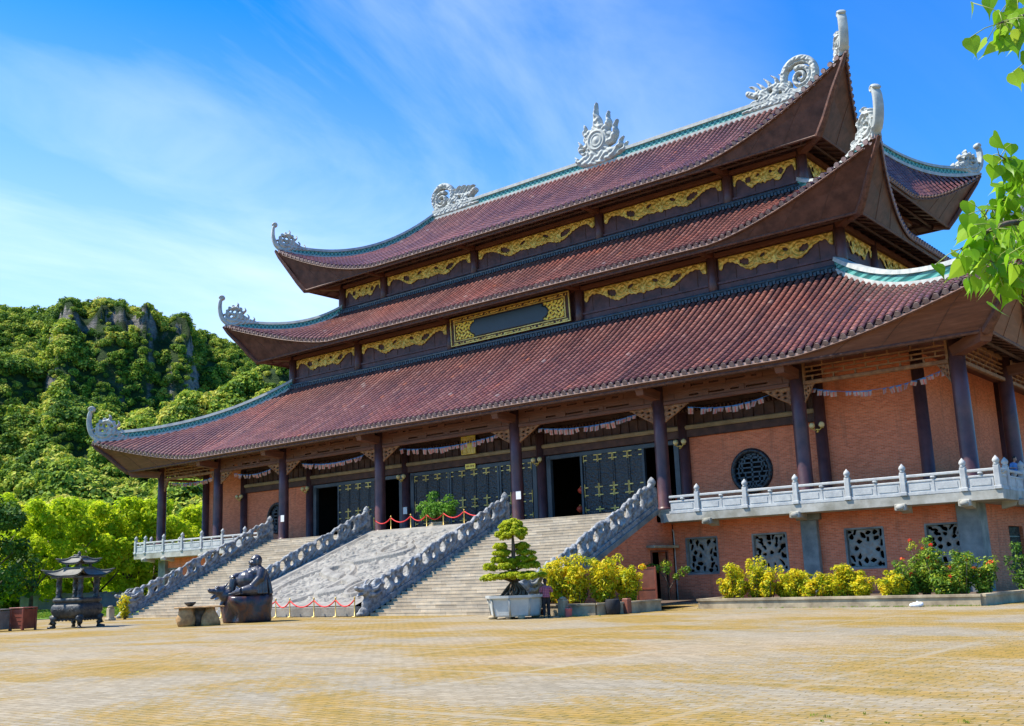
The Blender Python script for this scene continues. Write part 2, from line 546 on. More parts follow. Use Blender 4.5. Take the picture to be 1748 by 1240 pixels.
class MB:
    def __init__(s):
        s.v = []; s.f = []; s.sm = []; s.mi = []
    def add(s, vs, fs, smooth=False, mi=0):
        o = len(s.v)
        s.v.extend([tuple(map(float, p)) for p in vs])
        for f in fs:
            s.f.append([i + o for i in f]); s.sm.append(smooth); s.mi.append(mi)
        return s
    def box(s, x0, x1, y0, y1, z0, z1, mi=0):
        v = [(x0, y0, z0), (x1, y0, z0), (x1, y1, z0), (x0, y1, z0), (x0, y0, z1), (x1, y0, z1), (x1, y1, z1), (x0, y1, z1)]
        return s.add(v, [(0, 3, 2, 1), (4, 5, 6, 7), (0, 1, 5, 4), (1, 2, 6, 5), (2, 3, 7, 6), (3, 0, 4, 7)], False, mi)
    def cbox(s, x0, x1, y0, y1, z0, z1, b=.03, mi=0):
        """box with chamfered edges"""
        X = (x0, x0 + b, x1 - b, x1); Y = (y0, y0 + b, y1 - b, y1); Z = (z0, z0 + b, z1 - b, z1)
        import itertools
        idx = {}; vs = []
        for sx, sy, sz in itertools.product((0, 1), repeat=3):
            for ax in range(3):
                p = [X[1] if not sx else X[2], Y[1] if not sy else Y[2], Z[1] if not sz else Z[2]]
                p[ax] = (X, Y, Z)[ax][3 if (sx, sy, sz)[ax] else 0]
                idx[(sx, sy, sz, ax)] = len(vs); vs.append(p)
        fs = []
        for ax in range(3):
            o = [a for a in range(3) if a != ax]
            for sgn in (0, 1):
                q = []
                for a, c in ((0, 0), (1, 0), (1, 1), (0, 1)):
                    k = [0, 0, 0]; k[ax] = sgn; k[o[0]] = a; k[o[1]] = c
                    q.append(idx[(*k, ax)])
                fs.append(q)
            for a, c in itertools.product((0, 1), repeat=2):
                k0 = [0, 0, 0]; k0[o[0]] = a; k0[o[1]] = c
                k1 = list(k0); k1[ax] = 1
                fs.append([idx[(*k0, o[0])], idx[(*k1, o[0])], idx[(*k1, o[1])], idx[(*k0, o[1])]])
        for k in itertools.product((0, 1), repeat=3):
            fs.append([idx[(*k, 0)], idx[(*k, 1)], idx[(*k, 2)]])
        return s.add(vs, fs, False, mi)
    def obox(s, c, U, Vv, W, hu, hv, hw, mi=0):
        c = Vector(c); U = Vector(U).normalized() * hu; Vv = Vector(Vv).normalized() * hv; W = Vector(W).normalized() * hw
        v = [c + a * U + b * Vv + d * W for a, b, d in ((-1, -1, -1), (1, -1, -1), (1, 1, -1), (-1, 1, -1), (-1, -1, 1), (1, -1, 1), (1, 1, 1), (-1, 1, 1))]
        return s.add(v, [(0, 3, 2, 1), (4, 5, 6, 7), (0, 1, 5, 4), (1, 2, 6, 5), (2, 3, 7, 6), (3, 0, 4, 7)], False, mi)
    def lathe(s, prof, c=(0, 0, 0), n=16, smooth=True, mi=0, sx=1, sy=1):
        vs = []; fs = []
        for r, z in prof:
            for k in range(n):
                a = 2 * pi * k / n
                vs.append((c[0] + r * cos(a) * sx, c[1] + r * sin(a) * sy, c[2] + z))
        for i in range(len(prof) - 1):
            for k in range(n):
                k2 = (k + 1) % n
                fs.append((i * n + k, i * n + k2, (i + 1) * n + k2, (i + 1) * n + k))
        s.add(vs, fs, smooth, mi)
        o = len(s.v) - len(vs)
        s.f.append([o + k for k in range(n)][::-1]); s.sm.append(False); s.mi.append(mi)
        s.f.append([o + (len(prof) - 1) * n + k for k in range(n)]); s.sm.append(False); s.mi.append(mi)
        return s
    def tube(s, pts, rad, n=8, mi=0, smooth=True):
        pts = [Vector(p) for p in pts]
        if isinstance(rad, (int, float)): rad = [rad] * len(pts)
        vs = []; fs = []
        ref = Vector((0, 0, 1))
        if abs((pts[-1] - pts[0]).normalized().z) > .9: ref = Vector((1, 0, 0))
        for i, p in enumerate(pts):
            t = (pts[min(i + 1, len(pts) - 1)] - pts[max(i - 1, 0)])
            t = t.normalized() if t.length > 1e-9 else Vector((0, 0, 1))
            a = t.cross(ref)
            a = a.normalized() if a.length > 1e-4 else t.orthogonal().normalized()
            b = a.cross(t).normalized()
            for k in range(n):
                w = 2 * pi * k / n
                vs.append(p + (a * cos(w) + b * sin(w)) * rad[i])
        for i in range(len(pts) - 1):
            for k in range(n):
                k2 = (k + 1) % n
                fs.append((i * n + k, i * n + k2, (i + 1) * n + k2, (i + 1) * n + k))
        fs2 = [list(range(n))[::-1], [(len(pts) - 1) * n + k for k in range(n)]]
        s.add(vs, fs, smooth, mi)
        o = len(s.v) - len(vs)
        for f in fs2:
            s.f.append([i + o for i in f]); s.sm.append(False); s.mi.append(mi)
        return s
    def ell(s, c, r, nu=14, nv=9, rot=None, mi=0):
        vs = []; fs = []
        R = Euler(rot).to_matrix() if rot else None
        for j in range(nv + 1):
            ph = pi * j / nv
            for k in range(nu):
                a = 2 * pi * k / nu
                p = Vector((r[0] * sin(ph) * cos(a), r[1] * sin(ph) * sin(a), r[2] * cos(ph)))
                if R: p = R @ p
                vs.append((c[0] + p.x, c[1] + p.y, c[2] + p.z))
        for j in range(nv):
            for k in range(nu):
                k2 = (k + 1) % nu
                fs.append((j * nu + k, (j + 1) * nu + k, (j + 1) * nu + k2, j * nu + k2))
        return s.add(vs, fs, True, mi)
    def strip(s, A, B, smooth=True, mi=0):
        """quad strip between two polylines"""
        n = len(A)
        return s.add(list(A) + list(B), [(i, i + 1, n + i + 1, n + i) for i in range(n - 1)], smooth, mi)
    def mesh(s, name, mats, origin=(0, 0, 0)):
        me = bpy.data.meshes.new(name)
        ox, oy, oz = origin
        me.from_pydata([(x - ox, y - oy, z - oz) for x, y, z in s.v], [], s.f)
        me.polygons.foreach_set('use_smooth', s.sm)
        me.polygons.foreach_set('material_index', s.mi)
        for m in (mats if isinstance(mats, (list, tuple)) else [mats]):
            me.materials.append(MATS[m])
        me.update()
        return me
    def build(s, name, mats, parent=None, loc=(0, 0, 0), origin=(0, 0, 0)):
        """verts in world coords when parent is an unrotated thing: shifted by the parent's place"""
        return put(name, s.mesh(name, mats, origin), parent, loc)
def put(name, me, parent=None, loc=(0, 0, 0), rz=0.0, scale=None):
    o = bpy.data.objects.new(name, me)
    link(o, parent)
    o.location = loc
    o.rotation_euler = (0, 0, rz)
    if scale: o.scale = scale
    return o
def remesh(o, voxel, smooth_it=4):
    m = o.modifiers.new('remesh', 'REMESH')
    m.mode = 'VOXEL'; m.voxel_size = voxel; m.use_smooth_shade = True
    if smooth_it:
        s = o.modifiers.new('smooth', 'SMOOTH'); s.factor = .5; s.iterations = smooth_it
    return o

def holed(mb, A, x0, x1, z0, z1, holes, depth, mi=0):
    """plate with rectangular holes. A(a, z, d) -> world; d runs from the face inward"""
    xs = sorted({x0, x1, *[h[0] for h in holes], *[h[1] for h in holes]})
    zs = sorted({z0, z1, *[h[2] for h in holes], *[h[3] for h in holes]})
    xs = [x for x in xs if x0 <= x <= x1]; zs = [z for z in zs if z0 <= z <= z1]
    solid = lambda a, b: not any(h[0] < a < h[1] and h[2] < b < h[3] for h in holes)
    nx, nz = len(xs) - 1, len(zs) - 1
    S = [[solid((xs[i] + xs[i + 1]) / 2, (zs[j] + zs[j + 1]) / 2) for j in range(nz)] for i in range(nx)]
    g = lambda i, j: 0 <= i < nx and 0 <= j < nz and S[i][j]
    for i in range(nx):
        for j in range(nz):
            if not S[i][j]: continue
            a0, a1, b0, b1 = xs[i], xs[i + 1], zs[j], zs[j + 1]
            q = lambda *p: mb.add(p, [(0, 1, 2, 3)], False, mi)
            q(A(a0, b0, 0), A(a1, b0, 0), A(a1, b1, 0), A(a0, b1, 0))
            q(A(a0, b0, depth), A(a0, b1, depth), A(a1, b1, depth), A(a1, b0, depth))
            if not g(i - 1, j): q(A(a0, b0, 0), A(a0, b1, 0), A(a0, b1, depth), A(a0, b0, depth))
            if not g(i + 1, j): q(A(a1, b0, 0), A(a1, b0, depth), A(a1, b1, depth), A(a1, b1, 0))
            if not g(i, j - 1): q(A(a0, b0, 0), A(a0, b0, depth), A(a1, b0, depth), A(a1, b0, 0))
            if not g(i, j + 1): q(A(a0, b1, 0), A(a1, b1, 0), A(a1, b1, depth), A(a0, b1, depth))
    return mb

# signed fields (positive inside) on numpy grids
def f_circ(u, v, cx, cy, r): return r - np.hypot(u - cx, v - cy)
def f_ell(u, v, cx, cy, ru, rv, a=0.0):
    du, dv = u - cx, v - cy
    x = du * cos(a) + dv * sin(a); y = -du * sin(a) + dv * cos(a)
    return (1 - np.hypot(x / ru, y / rv)) * min(ru, rv)
def f_stroke(u, v, pts, w):
    pts = np.asarray(pts, float)
    if np.isscalar(w): w = np.full(len(pts), w)
    out = np.full(u.shape, -9.0)
    for (a, b, wa, wb) in zip(pts[:-1], pts[1:], w[:-1], w[1:]):
        d = b - a; L = (d ** 2).sum() + 1e-12
        t = np.clip(((u - a[0]) * d[0] + (v - a[1]) * d[1]) / L, 0, 1)
        out = np.maximum(out, wa + (wb - wa) * t - np.hypot(u - a[0] - t * d[0], v - a[1] - t * d[1]))
    return out
def spiral(cx, cy, r0, r1, turns, a0, n=40, sgn=1):
    t = np.linspace(0, 1, n)
    r = r0 + (r1 - r0) * t; a = a0 + sgn * 2 * pi * turns * t
    return np.stack([cx + r * np.cos(a), cy + r * np.sin(a)], 1)
def bez(pts, n=16):
    """Catmull-Rom through points"""
    P = [np.array(pts[0], float)] + [np.array(p, float) for p in pts] + [np.array(pts[-1], float)]
    out = []
    for i in range(1, len(P) - 2):
        for t in np.linspace(0, 1, n, endpoint=False):
            a, b, c, d = P[i - 1], P[i], P[i + 1], P[i + 2]
            out.append(.5 * ((2 * b) + (c - a) * t + (2 * a - 5 * b + 4 * c - d) * t * t + (3 * b - a - 3 * c + d) * t ** 3))
    out.append(P[-2])
    return np.array(out)
def flame(u, v, pts, w0):
    p = bez(pts, 8)
    return f_stroke(u, v, p, np.linspace(w0, .02, len(p)))

def mask_mesh(f, u0, u1, v0, v1, nu, nv, th, edge=.1, relief=None, oneside=False):
    us = np.linspace(u0, u1, nu + 1); vs = np.linspace(v0, v1, nv + 1)
    Ug, Vg = np.meshgrid(us, vs)
    F = f(Ug, Vg)
    du, dv = us[1] - us[0], vs[1] - vs[0]
    keep = (F[:-1, :-1] + F[1:, :-1] + F[:-1, 1:] + F[1:, 1:]) > 0
    gv, gu = np.gradient(F, dv, du)
    cnt = np.zeros(F.shape, int)
    for a in (slice(0, -1), slice(1, None)):
        for b in (slice(0, -1), slice(1, None)):
            cnt[a, b] += keep
    used = cnt > 0
    bd = used & (cnt < 4)
    g2 = gu ** 2 + gv ** 2 + 1e-6
    su = np.clip(-F * gu / g2, -.6 * du, .6 * du); sv = np.clip(-F * gv / g2, -.6 * dv, .6 * dv)
    Uo = np.where(bd, Ug + su, Ug); Vo = np.where(bd, Vg + sv, Vg)
    Fc = np.where(bd, 0, np.clip(F / edge, 0, 1))
    D = th / 2 * (.35 + .65 * np.sqrt(Fc))
    if relief is not None: D = D + relief(Ug, Vg) * Fc
    idx = -np.ones(F.shape, int); ids = np.argwhere(used); n = len(ids)
    idx[used] = np.arange(n)
    P = np.stack([Uo[used], Vo[used], D[used]], 1)
    Q = P.copy(); Q[:, 2] = 0 if oneside else -P[:, 2]
    V = np.concatenate([P, Q])
    jj, ii = np.nonzero(keep)
    a, b, c, d = idx[jj, ii], idx[jj, ii + 1], idx[jj + 1, ii + 1], idx[jj + 1, ii]
    fr = np.stack([a, b, c, d], 1); bk = np.stack([a, d, c, b], 1) + n
    sides = []
    kp = np.pad(keep, 1)
    def side(m, p, q):
        j, i = np.nonzero(m)
        p = idx[j + p[0], i + p[1]]; q = idx[j + q[0], i + q[1]]
        sides.append(np.stack([q, p, p + n, q + n], 1))
    side(keep & ~kp[:-2, 1:-1], (0, 0), (0, 1))
    side(keep & ~kp[2:, 1:-1], (1, 1), (1, 0))
    side(keep & ~kp[1:-1, :-2], (1, 0), (0, 0))
    side(keep & ~kp[1:-1, 2:], (0, 1), (1, 1))
    return V, np.concatenate([fr, bk] + sides)
def place(V, o, U, Vv, W):
    return np.asarray(o, float) + V[:, :1] * np.asarray(U, float) + V[:, 1:2] * np.asarray(Vv, float) + V[:, 2:3] * np.asarray(W, float)
def wob(u, v, k, s=0.0):
    return np.sin(u * k + 1.3 * np.sin(v * k * .8 + s)) * np.cos(v * k * 1.1 + 1.1 * np.sin(u * k * .7 + s * 2))

# ------------------------------------------------------------------ ground
YC = 20.3
H = 4.88
HX = [-32.3, -24.45, -16.3, -6.0, 6.0, 16.3, 24.45, 32.3]
WX = [-29.67, -24.45, -16.3, -6.0, 6.0, 16.3, 24.45, 29.67]

def ground():
    xs = np.array([-900, -300, -120, -60, 0, 60, 120, 300, 900.]); ys = np.array([-500, -200, -90, -40, 0, 40, 120, 300, 900.])
    X, Y = np.meshgrid(xs, ys)
    V = np.stack([X.ravel(), Y.ravel(), np.zeros(X.size)], 1)
    n = len(xs)
    F = [(j * n + i, j * n + i + 1, (j + 1) * n + i + 1, (j + 1) * n + i) for j in range(len(ys) - 1) for i in range(n - 1)]
    o = put('plaza', raw_mesh('plaza', V, F, 'plaza_paving'))
    tag(o, kind='structure')
ground()

# ------------------------------------------------------------------ temple
temple = empty('temple', (0, 0, 0), 0, 'huge three tiered brown tiled temple hall on a brick terrace behind the stairs', 'temple')

class Roof:
    def __init__(s, xt, yt, zt, xm, ym, zm, xp, yp, zp, u0, p, k, zl, zi, xc, yc, q=2.2):
        s.__dict__.update({k_: v_ for k_, v_ in locals().items() if k_ != 's'})
        hx = xp; hy = YC - yp
        s.u0s = 1 - (1 - u0) * hx / hy * .85
    def hx(s, t): return s.xt + (s.xm - s.xt) * t + (s.xp - s.xm) * t * t
    def hy(s, t): return YC - (s.yt + (s.ym - s.yt) * t + (s.yp - s.ym) * t * t)
    def pt(s, side, t, u):
        """side F, B, R, L; arrays"""
        u0 = s.u0 if side in 'FB' else s.u0s
        li = np.clip((np.abs(u) - u0) / (1 - u0), 0, 1)
        S = t * (1 + s.k * (1 - t))
        z = s.zt + (s.zm - s.zt) * S + (s.zp - s.zm) * li ** s.p * t ** s.q
        fl = li ** 1.5 * t * t
        if side in 'FB':
            x = u * s.hx(t); y = s.yt + (s.ym - s.yt) * t + (s.yp - s.ym) * fl
            if side == 'B': y = 2 * YC - y
        else:
            x = s.xt + (s.xm - s.xt) * t + (s.xp - s.xm) * fl; y = YC + u * s.hy(t)
            if side == 'L': x = -x
        return np.stack(np.broadcast_arrays(x, y, z), -1)
    def h(s, side, t): return s.hx(t) if side in 'FB' else s.hy(t)

def roof_sheet(r):
    Vs = []; Fs = []; o = 0
    for side in 'FBRL':
        nt_, nu = 22, 90
        T, U = np.meshgrid(np.linspace(0, 1, nt_ + 1), np.linspace(-1, 1, nu + 1), indexing='ij')
        P = r.pt(side, T, U).reshape(-1, 3); P[:, 2] -= .03
        w = nu + 1
        F = [(i * w + j, i * w + j + 1, (i + 1) * w + j + 1, (i + 1) * w + j) for i in range(nt_) for j in range(nu)]
        if side in 'BR': F = [f[::-1] for f in F]
        Vs.append(P); Fs.append(np.array(F) + o); o += len(P)
    return raw_mesh('pan_tiles', np.concatenate(Vs), np.concatenate(Fs), 'pan_tile', smooth=True)

def roof_rows(r, sides, pitch=.46, tile=.43):
    VV = []; FF = []; TT = []; off = 0
    caps = MB()
    ang = np.linspace(0, pi, 5)
    for side in sides:
        hm = r.h(side, 1.0)
        n = int(hm / pitch)
        for k in range(-n, n + 1):
            a = k * pitch
            tt = np.linspace(0, 1, 400)
            ok = r.h(side, tt) > abs(a) + .10
            if not ok.any(): continue
            t0 = tt[np.argmax(ok)]
            L = np.linalg.norm(np.diff(r.pt(side, np.linspace(t0, 1, 12), a / r.h(side, np.linspace(t0, 1, 12))), axis=0), axis=1).sum()
            m = max(1, int(round(L / tile)))
            ts = np.linspace(t0, 1.004, m + 1)
            c = r.pt(side, ts, np.clip(a / r.h(side, ts), -1, 1))
            tg = np.gradient(c, axis=0) if m > 1 else np.repeat([c[1] - c[0]], 2, 0)
            tg /= np.linalg.norm(tg, axis=1)[:, None]
            lat = np.array([1., 0, 0]) if side in 'FB' else np.array([0, 1., 0])
            nn = np.cross(tg, np.broadcast_to(lat, tg.shape)); nn *= np.sign(nn[:, 2:3]); nn /= np.linalg.norm(nn, axis=1)[:, None]
            la = np.broadcast_to(lat, tg.shape)
            rowt = RNG.normal(0, .07)
            ring = lambda i, rad, lift: c[i][:, None] + rad * (la[i][:, None] * np.cos(ang)[None, :, None] + nn[i][:, None] * np.sin(ang)[None, :, None]) + nn[i][:, None] * lift
            A = ring(np.arange(m), .140, .065); Bq = ring(np.arange(1, m + 1), .152, .078)
            V = np.stack([A, Bq], 1).reshape(-1, 3)
            base = np.arange(m)[:, None] * 10
            q = np.concatenate([base + np.array([j, j + 1, 5 + j + 1, 5 + j]) for j in range(4)], 0)
            VV.append(V); FF.append(q + off)
            jit = np.clip(.42 + RNG.normal(0, .11, m) + rowt * 1.6, 0, .86); jit = np.where(RNG.random(m) < .018, RNG.uniform(.85, 1.0, m), jit)
            TT.append(np.repeat(jit, 10)); off += len(V)
            # round end tile and drip plate
            p = c[-1]; d = tg[-1].copy(); d /= np.linalg.norm(d)
            cc = p + d * .03 + nn[-1] * .03
            vs = [cc + .145 * (lat * cos(w) + nn[-1] * sin(w)) for w in np.linspace(0, 2 * pi, 13)[:-1]]
            caps.add([v - d * .05 for v in vs] + [v + d * .03 for v in vs], [tuple(range(12, 24))] + [(i, (i + 1) % 12, 12 + (i + 1) % 12, 12 + i) for i in range(12)], False)
            e = lat * .15
            q0 = p + lat * pitch / 2 + d * .02
            caps.add([q0 - e, q0 + e, q0 + e * .6 - np.array([0, 0, .12]), q0 - np.array([0, 0, .19]), q0 - e * .6 - np.array([0, 0, .12])], [(0, 1, 2, 3, 4)], False)
    return raw_mesh('cover_tiles', np.concatenate(VV), np.concatenate(FF), 'roof_tile', np.concatenate(TT), smooth=True), caps

def hip_pts(r, n=40, t1=1.0, sx=1, sy=1):
    t = np.linspace(0.0, t1, n)
    P = r.pt('F', t, np.ones(n))
    P[:, 0] *= sx
    if sy < 0: P[:, 1] = 2 * YC - P[:, 1]
    return P

def sweep_rect(mb, P, w0, w1, z0, z1, mi=0):
    """band of rectangular section carried along a path, sides vertical"""
    P = np.asarray(P, float); d = np.gradient(P, axis=0); d[:, 2] = 0; d /= np.linalg.norm(d, axis=1)[:, None]
    l = np.stack([-d[:, 1], d[:, 0], np.zeros(len(d))], 1)
    up = np.array([0, 0, 1.])
    c = [P + l * w0 + up * z0, P + l * w1 + up * z1, P - l * w1 + up * z1, P - l * w0 + up * z0]
    n = len(P)
    vs = np.concatenate(c)
    fs = []
    for k in range(4):
        k2 = (k + 1) % 4
        for i in range(n - 1): fs.append((k * n + i, k * n + i + 1, k2 * n + i + 1, k2 * n + i))
    fs.append((0, n, 2 * n, 3 * n)); fs.append((n - 1, 4 * n - 1, 3 * n - 1, 2 * n - 1))
    mb.add(vs, fs, False, mi)

def finial_field(u, v):
    tail = bez([(-1.2, -.02), (-.35, .12), (.28, .62), (.60, 1.5), (.62, 2.4), (.50, 2.85)], 8)
    F = f_stroke(u, v, tail, np.linspace(.32, .15, len(tail)))
    F = np.maximum(F, f_stroke(u, v, spiral(.40, 2.98, .26, .05, 1.1, 0.2, 18), .12))
    F = np.maximum(F, f_stroke(u, v, [(-3.5, .12), (-2.4, .16), (-.2, .16)], [.14, .24, .30]))
    pl = np.minimum(f_circ(u, v, -.95, 1.05, .98), .6 + u * 0)
    for (x, y, r) in ((-.95, 1.42, .16), (-.62, .92, .15), (-1.32, .86, .17), (-1.50, 1.35, .12), (-.50, 1.48, .12), (-1.0, .55, .10)):
        pl = np.minimum(pl, -f_circ(u, v, x, y, r))
    F = np.maximum(F, pl)
    F = np.maximum(F, f_stroke(u, v, bez([(-3.2, .2), (-2.5, .42), (-1.9, .75), (-1.5, .9)], 6), np.linspace(.12, .34, 19)))
    F = np.maximum(F, f_stroke(u, v, bez([(-2.9, .2), (-2.2, .65), (-1.75, .55), (-1.4, .3)], 6), .13))
    for (x, y, r) in ((-1.62, 1.72, .17), (-1.25, 1.95, .19), (-.82, 2.0, .18), (-.42, 1.86, .15), (-1.85, 1.3, .15), (-.15, 1.55, .12)):
        F = np.maximum(F, f_circ(u, v, x, y, r))
    for pts in (((-2.9, .25), (-3.1, .55), (-3.0, .8)), ((-2.35, .45), (-2.5, .85), (-2.3, 1.1)), ((-1.9, 1.3), (-2.15, 1.55), (-2.05, 1.85)), ((-1.2, 1.95), (-1.35, 2.25), (-1.2, 2.45)), ((.4, 1.0), (.05, 1.15), (-.2, .95))):
        F = np.maximum(F, flame(u, v, pts, .13))
    return F
def finial_mesh(name, sc, mat):
    V, F = mask_mesh(finial_field, -3.75, 1.1, -.35, 3.5, 150, 120, .52, .09, lambda u, v: np.where((u > -.1) & (v > .4), .0, .05 * np.sin(15 * np.hypot(u + .95, v - 1.1) - 2 * np.arctan2(v - 1.1, u + .95)) + .02 * wob(u, v, 13)))
    V = V[:, [0, 2, 1]] * np.array([sc, 1, sc])
    return raw_mesh(name, V, F, mat, smooth=True)

def bracket_field(u, v):
    # u 0..1 away from the post, v 0..-1 down
    F = -(np.maximum(u, 0) ** 1.15 + np.abs(v) ** 1.15 - 1.0) * .6
    F = np.minimum(F, np.minimum(u + .001, -v + .001))
    F = F + .05 * np.sin((u - v) * 16)
    for (x, y, r) in ((.20, -.30, .060), (.45, -.22, .055), (.20, -.58, .05), (.70, -.16, .04), (.42, -.46, .04)):
        F = np.minimum(F, -f_circ(u, v, x, y, r))
    F = np.maximum(F, np.minimum(np.minimum(u + .001, .07 - u), np.minimum(-v, v + 1)))
    F = np.maximum(F, np.minimum(np.minimum(-v + .001, .08 + v), np.minimum(u, 1 - u)))
    return F

FR_U = np.array([0, .05, .12, .25, .33, .42, .5, .58, .66, .75, .85, .9, .94, .98, 1.0])
FR_D = np.array([1.12, .98, 1.02, .93, 1.08, 1.18, 1.06, .84, .60, .42, .36, .44, .76, .80, .68])
def frieze_field(hw):
    def f(u, v):
        a = np.abs(u) / hw
        d = np.interp(a, FR_U, FR_D) + .025 * np.sin(u * 19)
        F = np.minimum(v + d, -v)
        F = np.minimum(F, (1 - a) * hw)
        for s in (-1, 1):
            F = np.minimum(F, -f_ell(u, v, s * .52 * hw, -.56, .085 * hw, .20, s * .35) + .03 * np.sin(u * 26))
            F = np.minimum(F, -f_ell(u, v, s * .20 * hw, -.40, .05 * hw, .10, -s * .4))
        return F
    return f
def frieze_relief(u, v):
    r1 = np.sin(26 * np.hypot((u % 1.1) - .55, v + .5))
    return .035 * r1 + .03 * wob(u, v, 11, .7)
FRZ = {}
def frieze(hw, drop=1.0):
    key = round(hw, 2)
    if key not in FRZ:
        V, F = mask_mesh(frieze_field(hw), -hw, hw, -1.3, .02, int(hw * 34), 40, .14, .09, frieze_relief, True)
        FRZ[key] = raw_mesh('carved_frieze', V[:, [0, 2, 1]] * np.array([1, -1, drop]), F[:, ::-1], 'gold', smooth=True)
    return FRZ[key]

def rect_ring(x, y):
    """rectangle corner points of half extent x about X=0 and from front y round to the back"""
    return [(-x, y), (x, y), (x, 2 * YC - y), (-x, 2 * YC - y)]

def build_roof(name, r, sides, fin_sc, hipw):
    root = put(name, roof_sheet(r), temple)
    rows, caps = roof_rows(r, sides)
    put('cover_tiles', rows, root)
    caps.build('eave_tiles', 'eave_tile', root)
    # fascia between the curved eave and a straight lower edge
    mb = MB(); sof = MB(); det = MB(); sea = MB(); raf = MB()
    n = 60
    xl, yl = r.xm - .12, r.ym + .12
    for side in 'FRBL':
        U = np.linspace(-1, 1, n + 1)
        E = r.pt(side, np.ones(n + 1), U); E[:, 2] -= .10
        lo = E.copy()
        hl = xl if side in 'FB' else YC - yl
        # lower edge straight, drawn from its own corners
        lat = U * hl
        if side in 'FB':
            lo = np.stack([lat, np.full(n + 1, yl if side == 'F' else 2 * YC - yl), np.full(n + 1, r.zl)], 1)
        else:
            lo = np.stack([np.full(n + 1, xl if side == 'R' else -xl), YC + lat, np.full(n + 1, r.zl)], 1)
        mid = (E + lo) / 2
        inn = np.array([E[:, 0] * 0, E[:, 0] * 0, np.abs(U) ** 4 * .18]).T
        mid = mid + inn
        mb.strip(E, mid); mb.strip(mid, lo)
        # underside lip
        if side in 'FB':
            so = np.stack([np.clip(lat, -r.xc, r.xc), np.full(n + 1, r.yc if side == 'F' else 2 * YC - r.yc), np.full(n + 1, r.zi)], 1)
        else:
            hc = YC - r.yc
            so = np.stack([np.full(n + 1, r.xc if side == 'R' else -r.xc), YC + np.clip(lat, -hc, hc), np.full(n + 1, r.zi)], 1)
        # boards: joints, mouldings along both edges, rafters below
        up = np.array([0, 0, 1.]); ov = (lo[n // 2] - E[n // 2]); outw = np.array([0, -1., 0]) if side == 'F' else np.array([0, 1., 0]) if side == 'B' else np.array([1., 0, 0]) if side == 'R' else np.array([-1., 0, 0])
        det.tube([p + outw * .02 for p in lo], .085, 6, 0, False)
        det.tube([p + outw * .03 - up * .10 for p in E[1:-1]], .06, 5, 0, False)
        m = int(2 * hl / 2.3)
        for j in range(1, m):
            uu = -1 + 2 * j / m
            k_ = (uu + 1) / 2 * n; i0 = min(int(k_), n - 1); fr_ = k_ - i0
            e_, md, l_ = [A_[i0] * (1 - fr_) + A_[i0 + 1] * fr_ for A_ in (E, mid, lo)]
            sea.tube([e_ + outw * .004, md + outw * .004, l_ + outw * .004], .016, 4, 0, False)
        m = int(2 * hl / 1.15)
        for j in range(0, m + 1):
            uu = -1 + 2 * j / m
            k_ = (uu + 1) / 2 * n; i0 = min(int(k_), n - 1); fr_ = k_ - i0
            l_, s_ = [A_[i0] * (1 - fr_) + A_[i0 + 1] * fr_ for A_ in (lo, so)]
            raf.tube([l_ - up * .05, s_ - up * .05], .075, 4, 0, False)
        raf.tube([(a_ + b_) / 2 - up * .13 for a_, b_ in zip(lo, so)], .10, 5, 0, False)
        sof.strip(lo, so)
    wm = 'eave_wood' if name == 'lower_roof' else 'eave_wood_shaded'
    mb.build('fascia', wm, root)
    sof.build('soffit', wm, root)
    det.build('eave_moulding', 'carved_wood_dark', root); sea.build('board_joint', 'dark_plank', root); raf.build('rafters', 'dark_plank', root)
    # ribs under the four hips, from the tip down to the corner of the straight eave
    for sx in (1, -1):
        for sy in (1, -1):
            P = r.pt('F', np.array([1., 1.]), np.array([1., 1.]))[0]
            a_ = np.array([P[0], P[1], P[2] - .15]); c_ = np.array([xl, yl, r.zl]); q_ = (a_ + c_) / 2 + np.array([.10, -.10, .12])
            tp = [a_, a_ * .7 + q_ * .3, q_, q_ * .4 + c_ * .6, c_, c_ + np.array([-.9, .9, .1])]
            tp = [(p[0] * sx, p[1] if sy > 0 else 2 * YC - p[1], p[2] + .035 * (-1) ** i) for i, p in enumerate(tp)]
            rb = MB().tube(tp, [.10, .15, .19, .21, .24, .22], 7, 0, False)
            rb.build('hip_rib', 'carved_wood_dark', root)
    # hip ridges with finials
    fm = finial_mesh('hip_finial', fin_sc, 'ridge_white')
    for sx in (1, -1):
        for sy in (1, -1):
            P = hip_pts(r, 40, .985, sx, sy)
            b = MB()
            k = hipw
            sweep_rect(b, P, .30 * k, .27 * k, -.05, .22 * k, 0)
            sweep_rect(b, P, .20 * k, .20 * k, .22 * k, .62 * k, 1)
            sweep_rect(b, P, .30 * k, .24 * k, .62 * k, .86 * k, 0)
            b.build('hip_ridge', ['ridge_white', 'ridge_lattice'], root)
            d = P[-1] - P[-6]
            tip = P[-1]
            put('hip_finial', fm, root, (tip[0], tip[1], tip[2] + .12), atan2(d[1], d[0]))
    return root

R1 = Roof(24.4, 7.3, 18.15, 34.4, -2.2, 11.80, 36.6, -4.1, 14.0, .68, 1.4, .22, 11.40, 12.0, 32.3, 0.0)
R2 = Roof(21.4, 10.35, 24.75, 26.8, 5.2, 21.05, 28.85, 3.3, 23.95, .60, 1.4, .20, 20.62, 21.35, 24.6, 7.53)
R3 = Roof(19.3, 20.25, 35.3, 23.9, 8.0, 27.35, 26.3, 6.85, 31.0, .55, 1.7, .42, 26.95, 27.65, 21.55, 10.53, 2.6)
lower_roof = build_roof('lower_roof', R1, 'FRL', .90, 1.0)
middle_roof = build_roof('middle_roof', R2, 'FRL', .80, .95)
upper_roof = build_roof('upper_roof', R3, 'FRL', .76, 1.0)

